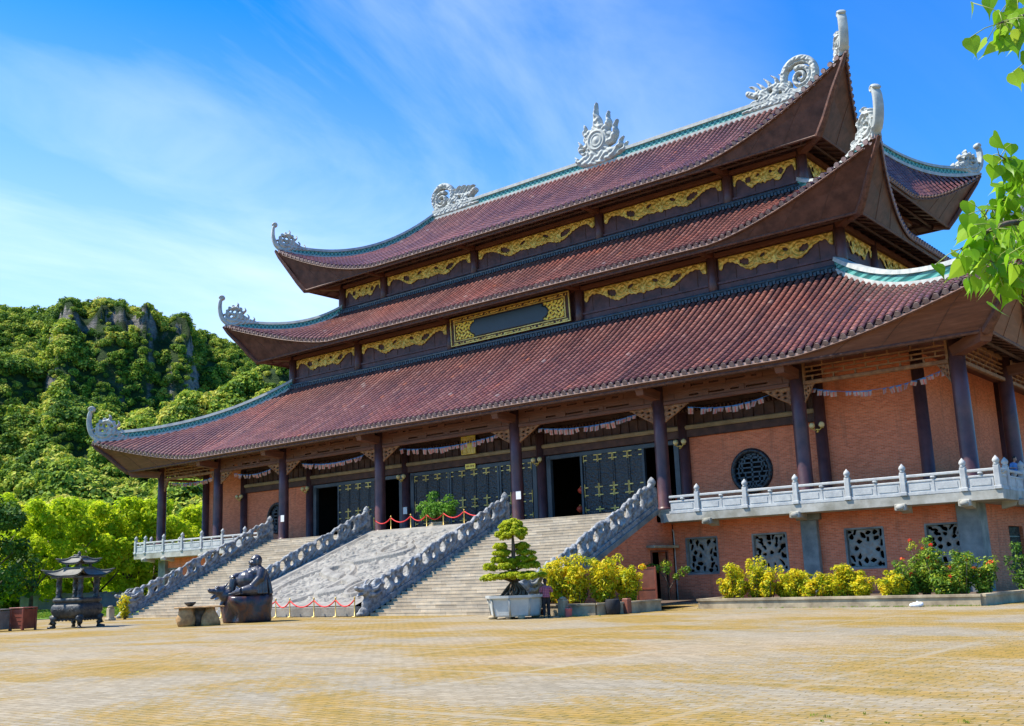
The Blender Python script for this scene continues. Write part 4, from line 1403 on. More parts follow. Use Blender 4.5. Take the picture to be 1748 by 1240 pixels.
# front lintels with slots and end lattices
for k in range(7):
    a, c = HX[k] + .36, HX[k + 1] - .36
    b = MB()
    if k in (0, 6):
        b.cbox(a, c, -.12, .12, 10.58, 10.78, .03); b.cbox(a, c, -.10, .10, 11.70, 11.95, .03)
        b.box(a, a + .12, -.07, .07, 10.78, 11.70); b.box(c - .12, c, -.07, .07, 10.78, 11.70)
        for z in (11.0, 11.24, 11.47): b.box(a + .12, c - .12, -.045, .045, z - .035, z + .035)
        L = c - a
        for j, (z0, z1) in enumerate(((10.78, 10.965), (11.035, 11.205), (11.275, 11.435), (11.505, 11.70))):
            for x in np.arange(a + .5 + (j % 2) * .55, c - .3, 1.1): b.box(x - .035, x + .035, -.04, .04, z0, z1)
    else:
        L = c - a; hs = []
        for z, n, off in ((11.50, 3, 0), (10.97, 3, .5)):
            for i in range(n + 1):
                m = a + L * (i + off) / n
                for (d0, d1) in ((-1.35 * L / 8.5, .05 * L / 8.5), (.45 * L / 8.5, 1.1 * L / 8.5)):
                    if m + d0 > a + .5 and m + d1 < c - .5: hs.append((m + d0, m + d1, z - .05, z + .05))
        holed(b, FY(-.07), a, c, 10.8, 11.95, hs, .14)
        b.cbox(a, c, -.14, .14, 10.58, 10.80, .03)
        b.box(a, c, -.095, .095, 11.16, 11.30)
        for i in range(7):
            m = a + L * (i + .5) / 7
            b.box(m - .16, m + .16, -.10, .10, 11.33, 11.62) if i % 2 else b.box(m - .16, m + .16, -.10, .10, 10.84, 11.12)
    b.build('lintel', 'eave_wood' if k not in (0, 6) else 'carved_wood', temple)
    # carved spandrel brackets at both posts
    wv = 1.55 if k not in (0, 6) else .55
    V, F = mask_mesh(bracket_field, -.01, 1.01, -1.01, .01, 44, 34, .16, .05, lambda u, v: .02 * wob(u, v, 18, .4))
    for sgn, xx in ((1, a), (-1, c)):
        P = np.stack([xx + sgn * V[:, 0] * wv, V[:, 2], 10.58 + V[:, 1] * .92], 1)
        put('spandrel_bracket', raw_mesh('spandrel_bracket', P, F if sgn < 0 else F[:, ::-1], 'carved_wood', smooth=True), temple)
# side lintels (right and left verandas)
for s in (1, -1):
    for (a, c) in ((.36, 7.64), (8.36, 15.84), (16.56, 24.04)):
        b = MB(); x = s * 32.3
        b.cbox(x - .12, x + .12, a, c, 10.58, 10.78, .03); b.cbox(x - .10, x + .10, a, c, 11.70, 11.95, .03)
        for z in (11.0, 11.24, 11.47): b.box(x - .045, x + .045, a, c, z - .035, z + .035)
        for j, (z0, z1) in enumerate(((10.78, 10.965), (11.035, 11.205), (11.275, 11.435), (11.505, 11.70))):
            for y in np.arange(a + .5 + (j % 2) * .55, c - .3, 1.1): b.box(x - .04, x + .04, y - .035, y + .035, z0, z1)
        b.build('lintel', 'carved_wood', temple)
# beam ends carrying the lower eave
b = MB()
b.add([(-.28, 0, .1), (.28, 0, .1), (.28, -1.95, .34), (-.28, -1.95, .34), (-.24, 0, -.37), (.24, 0, -.37), (.22, -1.75, -.22), (-.22, -1.75, -.22)],
      [(3, 2, 1, 0), (4, 5, 6, 7), (3, 7, 6, 2), (0, 4, 7, 3), (1, 2, 6, 5), (0, 1, 5, 4)])
be = b.mesh('beam_end', 'eave_wood')
for x in HX[1:-1]: put('beam_end', be, temple, (x, -.12, 11.25))
for s in (1, -1):
    put('beam_end', be, temple, (s * 32.3, -.05, 11.2), s * pi / 4, (1.15, 1.45, 1))
    for y in (8.0, 16.2): put('beam_end', be, temple, (s * 32.4, y, 11.25), s * pi / 2)

# ------------------------------------------------------------------ staircase
ST0 = (0, -12.5, 0)
NST = 30
stair = empty('stone_staircase', ST0, 0, 'broad pale stone staircase with a carved dragon ramp, rising to the temple doors', 'staircase')
run, rise = 11.2, H
dy, dz = run / NST, rise / NST
def O(b, name, mat, parent=None):
    return b.build(name, mat, parent or stair, (0, 0, 0), ST0)
for s in (1, -1):
    b = MB(); x0, x1 = (6.3, 16.02) if s > 0 else (-16.02, -6.3)
    for i in range(NST):
        y = -12.5 + i * dy; z = i * dz
        b.add([(x0, y, z), (x1, y, z), (x1, y, z + dz - .035), (x0, y, z + dz - .035)], [(0, 1, 2, 3)])
        b.add([(x0, y - .012, z + dz - .035), (x1, y - .012, z + dz - .035), (x1, y - .012, z + dz), (x0, y - .012, z + dz)], [(0, 1, 2, 3)])
        b.add([(x0, y - .012, z + dz - .035), (x1, y - .012, z + dz - .035), (x1, y, z + dz - .035), (x0, y, z + dz - .035)], [(3, 2, 1, 0)])
        b.add([(x0, y - .012, z + dz), (x1, y - .012, z + dz), (x1, y + dy + .02, z + dz), (x0, y + dy + .02, z + dz)], [(0, 1, 2, 3)])
    O(b, 'flight_of_steps', 'step_stone')
b = MB(); b.box(-16.5, 16.5, -1.29, -.86, 4.2, H - .004); O(b, 'landing', 'step_stone')

# carved ramp between the inner balustrades
def ramp():
    nu, nv = 300, 320
    X, S_ = np.meshgrid(np.linspace(-5.72, 5.72, nu + 1), np.linspace(0, 1, nv + 1))
    L = 12.4
    sv = S_ * L
    # crisp shallow clouds and scrolls: plateaus with sharp edges
    lev = lambda f, k: np.tanh(f * k)
    n1_ = wob(X, sv, 2.6, .2) + .7 * wob(X * 1.3, sv * 1.1, 5.2, 1.2)
    n2_ = wob(X * 1.1, sv * 1.9, 4.4, 2.2) + .5 * wob(X, sv, 9.5, .6)
    h = .036 * lev(n1_ - .25, 12) + .034 * lev(n2_ - .35, 12) + .006 * wob(X, sv, 15, 1.9)
    t = np.linspace(0, 1, 160)
    px_ = 2.6 * np.sin(t * 2 * pi * 1.6 + .4) * (1.05 - .35 * t); pv = 1.9 + t * 8.6
    F = f_stroke(X, sv, np.stack([px_, pv], 1), np.linspace(.42, .14, 160))
    scal = .016 * np.sin(sv * 21 + X * 12) * np.sin(X * 21 - sv * 12)
    h = np.where(F > 0, .12 + .10 * np.sqrt(np.clip(F / .3, 0, 1)) + scal, np.where(F > -.09, -.05, h))
    for (cx, cv, r) in ((-1.5, 3.3, 2.3), (3.6, 2.6, .8), (0.2, 8.9, .9)):
        rr = np.hypot(X - cx, (sv - cv) * .8)
        h = np.where(np.abs(rr - r) < .11, .12, np.where(np.abs(rr - r) < .19, -.05, h))
    bord = np.minimum(5.72 - np.abs(X), np.minimum(sv, L - sv))
    h = np.where(bord < .55, .10 + .0 * h, h)
    h = np.where((bord > .55) & (bord < .66), -.03, h)
    Y = -12.95 + S_ * 11.55 - h * .37; Z = .45 + S_ * (H - .46) + h * .93
    V = np.stack([X.ravel(), Y.ravel() + 12.5, Z.ravel()], 1)
    w = nu + 1
    F4 = np.array([(j * w + i, j * w + i + 1, (j + 1) * w + i + 1, (j + 1) * w + i) for j in range(nv) for i in range(nu)])
    put('carved_ramp', raw_mesh('carved_ramp', V, F4, 'relief_stone', smooth=True), stair)
    b = MB(); b.cbox(-5.74, 5.74, -13.05, -12.6, 0, .50, .03)
    O(b, 'ramp_plinth', 'relief_stone')
ramp()

def balus_field(u, v):
    top = 1.06 + .10 * np.abs(np.sin(u * 2.15)) + .07 * np.abs(np.sin(u * 5.3 + .6)) + .05 * np.sin(u * 1.3) + .04 * np.sin(u * 11)
    F = np.minimum(top - v, v + .05)
    F = np.minimum(F, np.minimum(u + .1, 12.35 - u))
    k = 0
    for c in np.arange(1.5, 11.6, .78):
        r = .25 if k % 2 == 0 else .15
        cy = .70 if k % 2 == 0 else (.55 if k % 4 == 1 else .80)
        if k % 4 == 0:
            F = np.minimum(F, -f_ell(u, v, c, .72, .22, .30, .3))
        else:
            F = np.minimum(F, -f_circ(u, v, c, cy, r))
        if k % 2 == 0: F = np.minimum(F, -f_circ(u, v, c + .36, .93, .075))
        k += 1
    return F
def balus_relief(u, v):
    body = np.abs(v - .62 - .28 * np.sin(u * 2.0)) 
    return .10 * np.exp(-(body / .16) ** 2) * (1 + .25 * np.sin(u * 28)) + .05 * wob(u, v, 9, .5)
BV, BF = mask_mesh(balus_field, -.1, 12.4, -.05, 1.5, 330, 44, .24, .12, balus_relief)
sl_ = np.array([0, run, rise]) / sqrt(run ** 2 + rise ** 2)
Vb = BV[:, :1] * sl_ + BV[:, 1:2] * np.array([0, 0, 1.]) + BV[:, 2:3] * np.array([1., 0, 0])
bal_me = raw_mesh('dragon_balustrade', Vb + np.array([0, 0, .28]), BF, 'carved_stone', smooth=True)
new = MB()
new.cbox(-.20, .20, -.20, .20, -.15, 1.15, .03)
new.lathe([(.16, 1.15), (.23, 1.19), (.12, 1.24), (.17, 1.30), (.23, 1.42), (.22, 1.52), (.13, 1.66), (.02, 1.76)], n=12)
newm = new.mesh('newel_post', 'carved_stone')
hd = MB()
hd.ell((0, -.05, 1.28), (.26, .42, .30), rot=(.25, 0, 0)); hd.ell((0, -.50, 1.33), (.20, .30, .13), rot=(-.1, 0, 0)); hd.ell((0, -.42, 1.08), (.17, .28, .08), rot=(.35, 0, 0))
hd.ell((0, -.74, 1.40), (.14, .10, .10)); hd.ell((.13, -.22, 1.50), (.08, .10, .09)); hd.ell((-.13, -.22, 1.50), (.08, .10, .09))
for sx in (-1, 1):
    hd.tube([(sx * .14, -.1, 1.5), (sx * .20, .15, 1.75), (sx * .20, .42, 1.85)], [.07, .05, .02], 7)
    hd.tube([(sx * .2, .1, 1.25), (sx * .28, .45, 1.35), (sx * .26, .75, 1.6)], [.12, .09, .03], 7)
    hd.tube([(sx * .2, .0, 1.05), (sx * .28, .4, 1.05), (sx * .27, .8, 1.25)], [.12, .10, .04], 7)
hd.ell((0, .35, .85), (.24, .55, .60)); hd.ell((0, .05, .55), (.24, .38, .45)); hd.ell((0, -.15, .20), (.25, .40, .28)); hd.ell((0, -.45, .10), (.22, .22, .14))
hdm = hd.mesh('dragon_head', 'carved_stone')
for x in (-16.29, -6.02, 6.02, 16.29):
    o = put('dragon_balustrade', bal_me, stair, (x, 0, 0))
    kb = MB()
    for (za, zb_, w) in ((-.15, .30, .22),):
        v = [(-w, -.25, 0), (w, -.25, 0), (w, run, rise + za), (-w, run, rise + za), (-w, -.25, zb_), (w, -.25, zb_), (w, run, rise + zb_), (-w, run, rise + zb_)]
        kb.add(v, [(0, 3, 2, 1), (4, 5, 6, 7), (0, 1, 5, 4), (1, 2, 6, 5), (2, 3, 7, 6), (3, 0, 4, 7)])
    kb.build('kerb', 'carved_stone', o)
    put('newel_post', newm, o, (0, run + .05, rise))
    h_ = put('dragon_head', hdm, o, (0, .05, 0))
    remesh(h_, .032, 1)
# brick cheeks below the outer balustrades; the right one has a doorway
for s in (1, -1):
    b = MB(); x = 16.08 * s; xo = 16.50 * s
    zs = lambda y: (y + 12.5) / run * rise - .2
    def quad(y0, y1, za0, za1, zb0, zb1):
        for xx in (xo,):
            b.add([(xx, y0, za0), (xx, y1, za1), (xx, y1, zb1), (xx, y0, zb0)], [(0, 1, 2, 3)])
    D0, D1 = -2.05, -.55
    if s > 0:
        quad(-12.0, D0, -.05, -.05, zs(-12.0), zs(D0)); quad(D0, -1.3, 2.65, 2.65, zs(D0), zs(-1.3)); quad(-1.3, D1, 2.65, 2.65, zs(-1.3), 4.17); quad(D1, .2, -.05, -.05, 4.17, 4.17)
        for y in (D0, D1): b.add([(xo, y, -.05), (xo - .5, y, -.05), (xo - .5, y, 2.65), (xo, y, 2.65)], [(0, 1, 2, 3)])
        b.add([(xo, D0, 2.65), (xo, D1, 2.65), (xo - .5, D1, 2.65), (xo - .5, D0, 2.65)], [(0, 1, 2, 3)])
    else:
        quad(-12.0, -1.3, -.05, -.05, zs(-12.0), zs(-1.3)); quad(-1.3, .2, -.05, -.05, 4.17, 4.17)
    cw = O(b, 'cheek_wall', 'red_brick')
    b = MB()
    v = [(s * 16.48, -12.4, .02), (s * 16.62, -12.4, .02), (s * 16.62, -1.25, zs(-1.25) - .05), (s * 16.48, -1.25, zs(-1.25) - .05)]
    v += [(x_, y_, z_ + .28) for x_, y_, z_ in v]
    b.add(v, [(0, 3, 2, 1), (4, 5, 6, 7), (0, 1, 5, 4), (1, 2, 6, 5), (2, 3, 7, 6), (3, 0, 4, 7)])
    O(b, 'coping', 'pillar_cement', cw)
    if s > 0:
        b = MB(); b.cbox(16.45, 16.98, -2.5, .05, 2.85, 2.99, .02); O(b, 'door_hood', 'kerb_stone', cw)
        b = MB(); b.box(16.44, 16.56, D0 - .1, D0, 0, 2.74); b.box(16.44, 16.56, D1, D1 + .1, 0, 2.74); b.box(16.44, 16.56, D0, D1, 2.65, 2.74); O(b, 'door_frame', 'rust_sheet', cw)
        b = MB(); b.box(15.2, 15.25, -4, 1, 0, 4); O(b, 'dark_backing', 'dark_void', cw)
pp = MB().tube([(16.63, .13, .08), (16.63, .13, 3.72), (16.55, .13, 3.85)], .035, 8)
tag(pp.build('drain_pipe', 'pale_stone', None, (16.63, .13, 0), (16.63, .13, 0)), 'thin white drain pipe on the brick corner beside the small doorway', 'pipe')

# ------------------------------------------------------------------ things on the temple front
def sign(name, loc, w, h, mat, label, cat, lines=0, frame=True):
    e = empty(name, loc, 0, label, cat)
    b = MB(); b.cbox(-w / 2, w / 2, -.03, .03, -h / 2, h / 2, .008)
    p = b.build('panel', mat, e)
    return e, p
e, p = sign('gilt_plaque', (.28, 2.12, 10.3), 1.22, 1.2, 'gold', 'square gilt plaque hung on the slats over the middle doors', 'plaque')
b = MB()
for x in (-.2, .2): b.box(x - .015, x + .015, -.055, -.031, -.52, .52)
for (x0, x1, z0, z1) in ((-.61, .61, .55, .6), (-.61, .61, -.6, -.55), (-.61, -.56, -.55, .55), (.56, .61, -.55, .55)): b.box(x0, x1, -.07, -.031, z0, z1)
b.build('moulding', 'gold_bright', e)
e, p = sign('yellow_sign', (.15, 2.38, 8.93), .88, .34, 'gold_bright', 'small bright yellow sign over the middle doors', 'sign')
b = MB()
for i, x in enumerate((-.30, -.20, -.10, .06, .16, .28)):
    b.box(x - .03, x + .03, -.034, -.0305, -.06, .07); b.box(x - .04, x + .045, -.034, -.0305, .0 - .01 * (i % 2), .022)
b.build('lettering', 'rust_sheet', e)
for (x, y, z, l) in ((-15.95, -.38, 6.45, 'white paper notice taped to the column at the head of the left flight'), (-5.8, 2.16, 6.4, 'white paper notice taped to the wall column left of the middle doors'), (6.36, -.36, 6.45, 'white paper notice taped to the column above the potted bonsai')):
    b = MB(); b.box(-.19, .19, -.012, .0, -.24, .24)
    tag(b.build('paper_notice', 'paper', None, (x, y, z)), l, 'notice')

# wall lamps: two globes on a gilt bracket
lp = MB(); lp.tube([(0, .1, -.25), (0, -.08, -.3), (0, -.18, -.2)], .035, 8); lp.tube([(-.26, -.2, -.12), (-.14, -.2, -.24), (0, -.2, -.2), (.14, -.2, -.24), (.26, -.2, -.12)], .03, 8)
lp.lathe([(.10, -.16), (.10, -.13)], (-.26, -.2, 0), 10); lp.lathe([(.10, -.16), (.10, -.13)], (.26, -.2, 0), 10); lp.lathe([(.02, -.37), (.06, -.37), (.02, -.28)], (0, -.2, 0), 8)
lpm = lp.mesh('bracket', 'gold')
glm = MB().ell((0, 0, 0), (.155, .155, .155), 14, 10).mesh('globe', 'lamp_glass')
LL = [(-24.45, 'twin globe wall lamp on the wall column left of the far round window'), (-16.3, 'twin globe wall lamp on the wall column right of the far round window'), (-6.0, 'twin globe wall lamp on the wall column left of the middle doors'), (6.0, 'twin globe wall lamp on the wall column right of the middle doors'), (16.3, 'twin globe wall lamp on the wall column left of the near round window'), (24.45, 'twin globe wall lamp on the wall column right of the near round window')]
for x, l in LL:
    e = empty('wall_lamp', (x, 2.2, 8.75), 0, l, 'lamp', 'twin globe lamps on the wall columns')
    put('bracket', lpm, e)
    for s in (-.26, .26): put('globe', glm, e, (s, -.2, .02))

# bunting strung under the lintels
fm = MB()
fm.add([(-.16, 0, 0), (.16, 0, 0), (.16, 0, -.07), (-.16, 0, -.07)], [(0, 1, 2, 3)], False, 0)
fm.add([(-.16, 0, -.07), (-.02, 0, -.07), (-.02, .01, -.37), (-.15, .02, -.37)], [(0, 1, 2, 3)], False, 1)
fm.add([(-.02, 0, -.07), (.03, 0, -.07), (.03, .01, -.37), (-.02, .01, -.37)], [(0, 1, 2, 3)], False, 2)
fm.add([(.03, 0, -.07), (.16, 0, -.07), (.15, -.01, -.37), (.03, .01, -.37)], [(0, 1, 2, 3)], False, 1)
flag_me = fm.mesh('flag', ['flag_blue', 'flag_white', 'flag_red'])
BUN = ['across the far left end bay', 'across the bay before the far round window', 'across the bay with the left side doors', 'across the middle bay of the veranda', 'across the bay with the right side doors', 'across the bay before the near round window', 'across the near right end bay of bare brick']
for k in range(7):
    a, c = HX[k] + .5, HX[k + 1] - .5
    if 0 < k < 6: a += 1.1; c -= 1.1
    z0, sag = 10.42, (.30 if k < 6 else .55)
    if k in (0, 6): z0 = 10.45
    e = empty('bunting', ((a + c) / 2, .3, z0), 0, 'string of small faded flags ' + BUN[k], 'bunting', 'strings of flags under the veranda lintels')
    hw = (c - a) / 2
    zf = lambda x: -sag * (1 - (x / hw) ** 2)
    MB().tube([(x, 0, zf(x)) for x in np.linspace(-hw, hw, 21)], .012, 5).build('cord', 'flag_blue', e)
    n = int(2 * hw / .36)
    rr = random.Random(k)
    for i in range(n):
        x = -hw + 2 * hw * (i + .5) / n
        if rr.random() < (.25 if k == 6 else .06): continue
        x += rr.uniform(-.05, .05)
        o = put('flag', flag_me, e, (x, 0, zf(x)), rr.uniform(-.5, .5) * (1.8 if k in (0, 6) else .5), (1, 1, rr.uniform(.55, .9) if k in (0, 6) else rr.uniform(.60, 1.08)))
        o.rotation_euler.x = rr.uniform(-.45, .45); o.rotation_euler.y = rr.uniform(-.16, .16)

# rope barriers
stm = MB().lathe([(.16, 0), (.16, .03), (.03, .06), (.028, .88), (.045, .90), (.05, .94), (.03, .98), (.005, 1.0)], n=10).mesh('rope_stanchion', 'gold')
def ropes(pts, z, lab, grp, slab):
    for i, (p, l) in enumerate(zip(pts, slab)):
        tag(put('rope_stanchion', stm, None, (*p, z)), l, 'stanchion', grp)
    for i, (p, q) in enumerate(zip(pts[:-1], pts[1:])):
        p = Vector((*p, z + .86)); q = Vector((*q, z + .86)); m = (p + q) / 2
        L = (q - p).length
        b = MB().tube([p + (q - p) * t - Vector((0, 0, .34 * (1 - (2 * t - 1) ** 2))) for t in np.linspace(0.02, .98, 15)], .035, 7)
        tag(b.build('barrier_rope', 'rope_red', None, m, m), lab[i], 'rope', grp + ' ropes')
TOPX = [-5.58, -3.97, -2.14, -.71, .74, 2.5, 4.6]
ropes([(x, -1.0) for x in TOPX], H, ['sagging red rope at the head of the carved ramp, beside the left inner newel', 'sagging red rope at the head of the carved ramp, second from the left', 'sagging red rope at the head of the carved ramp, left of the potted tree', 'sagging red rope above the ramp, before the left of the potted tree', 'sagging red rope above the ramp, before the trunk of the potted tree', 'sagging red rope at the head of the carved ramp, right of the potted tree'], 'barrier above the carved ramp',
      ['brass stanchion above the carved ramp, against the left inner newel', 'brass stanchion above the carved ramp, second from the left', 'brass stanchion above the carved ramp, third from the left', 'brass stanchion above the carved ramp, left edge of the potted tree', 'brass stanchion above the carved ramp, before the potted tree trunk', 'brass stanchion above the carved ramp, right edge of the potted tree', 'brass stanchion above the carved ramp, behind the right inner balustrade'])
BOTX = [-4.9, -2.6, -.05, 1.12, 3.06, 4.73, 6.15]
ropes([(x, -13.4) for x in BOTX], 0, ['sagging red rope at the ramp foot, far left behind the rock', 'sagging red rope at the ramp foot, mostly behind the rock', 'sagging red rope at the ramp foot, first right of the statue', 'sagging red rope at the ramp foot, second right of the statue', 'sagging red rope at the ramp foot, third right of the statue', 'sagging red rope at the ramp foot, last before the dragon balustrade'], 'barrier at the ramp foot',
      ['brass stanchion at the ramp foot, left of the rock plinth', 'brass stanchion at the ramp foot, behind the rock plinth', 'brass stanchion at the ramp foot, first right of the statue', 'brass stanchion at the ramp foot, second right of the statue', 'brass stanchion at the ramp foot, middle of the open span', 'brass stanchion at the ramp foot, next to last toward the balustrade', 'brass stanchion at the ramp foot, beside the dragon balustrade head'])

# red lanterns glimpsed in the hall
for x, z, l in ((8.2, 6.75, 'red lantern glimpsed through the open right side door, upper one'), (8.05, 5.6, 'red lantern glimpsed through the open right side door, near its sill'), (15.1, 5.75, 'red lantern inside the open door beside the near brick wall')):
    e = empty('red_lantern', (x, 3.6, z), 0, l, 'lantern')
    MB().lathe([(.06, -.22), (.2, -.12), (.24, 0), (.2, .12), (.06, .22)], n=12).build('shade', 'lantern_red', e)
    MB().lathe([(.07, .22), (.07, .27)], n=10).build('cap', 'gold', e)

# ------------------------------------------------------------------ foliage helpers
def cards(P, Nm, L, W, rng, droop=.15):
    """leaf faces: four corner leaves at P facing about Nm"""
    n = len(P)
    r = rng.normal(size=(n, 3))
    t = np.cross(Nm, r); t /= np.linalg.norm(t, axis=1)[:, None] + 1e-9
    b = np.cross(Nm, t); b /= np.linalg.norm(b, axis=1)[:, None] + 1e-9
    s = rng.uniform(.65, 1.3, (n, 1))
    L = L * s; W = W * s
    dn = Nm * L * droop
    V = np.stack([P - t * L, P + b * W + dn, P + t * L, P - b * W + dn], 1).reshape(-1, 3)
    return V
def quad_idx(n): return np.arange(n * 4).reshape(-1, 4)
def shell(rng, n, c, r, flat=1.0, up=.25, depth=.55):
    """points over the outside of a clump, with outward normals"""
    d = rng.normal(size=(n, 3)); d[:, 2] += up; d /= np.linalg.norm(d, axis=1)[:, None]
    rad = r * (1 - depth * rng.random((n, 1)) ** 1.8)
    P = np.asarray(c) + d * rad * np.array([1, 1, flat])
    Nm = d + rng.normal(scale=.55, size=(n, 3)) + np.array([0, 0, .55]); Nm /= np.linalg.norm(Nm, axis=1)[:, None]
    return P, Nm
def foliage(clumps, per, L, W, seed, flat=.85, up=.25, depth=.55, density=None):
    rng = np.random.default_rng(seed)
    VV = []; TT = []
    for (c, r) in clumps:
        n = int(per * (r / density) ** 2) if density else per
        P, Nm = shell(rng, max(6, n), c, r, flat, up, depth)
        VV.append(cards(P, Nm, L, W, rng))
        TT.append(np.repeat(np.clip(rng.normal(.45, .20, len(P)) + rng.normal(0, .13), 0, 1), 4))
    V = np.concatenate(VV); T = np.concatenate(TT)
    return V, T
def leaf_mesh(name, V, T, mat): return raw_mesh(name, V, quad_idx(len(V) // 4), mat, T)

# ------------------------------------------------------------------ hill and its forest
EL_A = np.radians([38, 44, 48, 50.4, 52, 53.3, 55.4, 57.2, 58.7, 59.5, 60, 61.6, 64, 66, 70, 90])
EL_E = np.array([3.2, 5.6, 8.4, 10.3, 11.6, 12.3, 13.1, 13.5, 13.9, 13.3, 13.8, 13.9, 13.7, 13.8, 13.2, 12.2])
_VN = np.random.default_rng(77).random((64, 64))
def vnoise(x, y):
    xi = np.floor(x).astype(int); yi = np.floor(y).astype(int); fx = x - xi; fy = y - yi
    fx = fx * fx * (3 - 2 * fx); fy = fy * fy * (3 - 2 * fy)
    g = lambda i, j: _VN[(xi + i) % 64, (yi + j) % 64]
    return (g(0, 0) * (1 - fx) + g(1, 0) * fx) * (1 - fy) + (g(0, 1) * (1 - fx) + g(1, 1) * fx) * fy - .5
def hill_z(az, r):
    e = np.interp(az, EL_A, EL_E)
    zt = np.tan(np.radians(e)) * 270 + 1.0
    s = np.clip((r - 132) / (270 - 132), 0, 1.35)
    prof = np.where(s < 1, s ** 1.12, 1 - (s - 1) * .2)
    a = np.degrees(az)
    wv = 3.0 * np.sin(a * 2.1 + .5) + 2.0 * np.sin(a * 5.3 + 1) + .5 * np.sin(a * 17.0) + .25 * np.sin(a * 41.0 + 2)
    cm = np.clip((a - 56.0) / .6, 0, 1) * np.clip((63.6 - a) / .8, 0, 1) * np.clip(1.15 + .5 * np.sin(a * 1.7 + .4), 0, 1)
    st = np.clip((r - (240 + .5 * wv)) / 2.6, 0, 1); st = st * st * (3 - 2 * st)
    cliff = np.where(r < 240 + .5 * wv, np.minimum(prof * 1.155, .875), .0) + np.where(r >= 240 + .5 * wv, np.clip(.875 + 0 * st, 0, 1) * (1 - st) + st * (.955 + .045 * np.clip((r - 244) / 26, 0, 1)), 0)
    cliff = np.where(s >= 1, prof, cliff)
    prof = prof * (1 - cm) + cliff * cm
    z = zt * prof
    X_, Y_ = CAM[0] - np.sin(az) * r, CAM[1] + np.cos(az) * r
    rel = 40 * vnoise(X_ / 36 + 3, Y_ / 36 + 7) + 15 * vnoise(X_ / 15, Y_ / 15) + 5 * vnoise(X_ / 7, Y_ / 7)
    fade = np.clip(s * 3, 0, 1) * np.clip((1.0 - s) * 3.2, 0.16, 1)
    z = z + fade * rel * (1 - .93 * cm * np.clip(1.4 - np.abs(r - 243) / 14, 0, 1))
    return z, cm
def polar(az, r): return CAM[0] - np.sin(az) * r, CAM[1] + np.cos(az) * r
def cm_near(a, q):
    return 231 < q < 241 and hill_z(np.array([a]), np.array([q]))[1][0] > .5
def hill():
    A, Rr = np.meshgrid(np.radians(np.linspace(37, 90, 240)), np.concatenate([np.linspace(122, 232, 45), np.linspace(233, 252, 40), np.linspace(260, 420, 30)]))
    Z, _ = hill_z(A, Rr)
    Z = np.where(Rr < 134, -.5, Z)
    rg = np.random.default_rng(3)
    X, Y = polar(A, Rr)
    V = np.stack([X.ravel(), Y.ravel(), Z.ravel()], 1)
    w = A.shape[1]
    F = np.array([(j * w + i, j * w + i + 1, (j + 1) * w + i + 1, (j + 1) * w + i) for j in range(A.shape[0] - 1) for i in range(w - 1)])
    tag(put('hill', raw_mesh('hill', V, F, 'hill_rock', smooth=True)), kind='structure')
    # forest: one mass of crowns
    tm = []
    for k in range(7):
        rr = np.random.default_rng(50 + k)
        cl = [((0, 0, .9), 1.0)] + [((rr.uniform(-.75, .75), rr.uniform(-.75, .75), rr.uniform(.5, 1.25)), rr.uniform(.38, .6)) for _ in range(7)]
        V, T = foliage(cl, 52, .155, .105, 90 + k, .75, .5, .45, density=.62)
        tm.append((V, T))
    VV = []; TT = []
    n = 14200
    az = np.radians(rg.uniform(45, 75, n)); r = 132 + (280 - 132) * rg.random(n) ** .9
    z, cm = hill_z(az, r)
    dz1 = hill_z(az, r + 1.5)[0] - hill_z(az, r - 1.5)[0]
    for a, q, zz_, sl in zip(az, r, z, dz1):
        if 237.5 < q < 244 and cm_near(a, 236.) and rg.random() < .80: continue
        V, T = tm[rg.integers(7)]
        s = .75 + 1.7 * rg.random() ** 2.6 ; s *= (.62 if sl / 3 > 1.15 else 1) * (1.25 if q < 165 else 1)
        th = rg.uniform(0, 2 * pi); c_, s_ = cos(th), sin(th)
        s *= .72 if q > 236 else 1
        P = V * s * np.array([1, 1, rg.uniform(.85, 1.25)])
        x, y = polar(a, q)
        P = np.stack([P[:, 0] * c_ - P[:, 1] * s_ + x, P[:, 0] * s_ + P[:, 1] * c_ + y, P[:, 2] + zz_ - .5 * s], 1)
        VV.append(P.astype(np.float32)); TT.append(np.clip(T + rg.normal(-.02, .29), 0, 1).astype(np.float32))
    V = np.concatenate(VV); T = np.concatenate(TT)
    o = put('hill_forest', leaf_mesh('hill_forest', V, T, 'leaf_forest'))
    tag(o, 'dense green forest covering the steep limestone hill behind the temple', 'forest', None, 'stuff')
hill()

# ------------------------------------------------------------------ lawn, garden wall, trees to the left
def lawn():
    pts = []
    az0, az1 = radians(58.6), radians(72)
    b = MB()
    n = 20
    inner = [(*polar(az0 + (az1 - az0) * i / n, 77 + 3 * (1 - i / n)), .06) for i in range(n + 1)]
    outer = [(*polar(az0 + (az1 - az0) * i / n, 132), .06) for i in range(n + 1)]
    b.strip(inner, outer, False)
    b.strip([(x, y, -.05) for x, y, z in inner], inner, False)
    tag(b.build('lawn', 'lawn_soil'), kind='structure')
    rg = np.random.default_rng(12)
    m = 16000
    a = rg.uniform(az0 + .003, az1, m); r = 80.5 + rg.random(m) ** 1.5 * 38
    x, y = polar(a, r)
    P = np.stack([x, y, np.full(m, .10)], 1)
    Nm = np.stack([rg.normal(size=m), rg.normal(size=m), rg.normal(scale=.3, size=m)], 1); Nm /= np.linalg.norm(Nm, axis=1)[:, None]
    V = cards(P, Nm, .11, .03, rg)
    tag(put('lawn_grass', leaf_mesh('lawn_grass', V, np.repeat(rg.random(m), 4), 'grass_blade')), 'mown bright green grass of the lawn behind the urn', 'grass', None, 'stuff')
lawn()
b = MB()
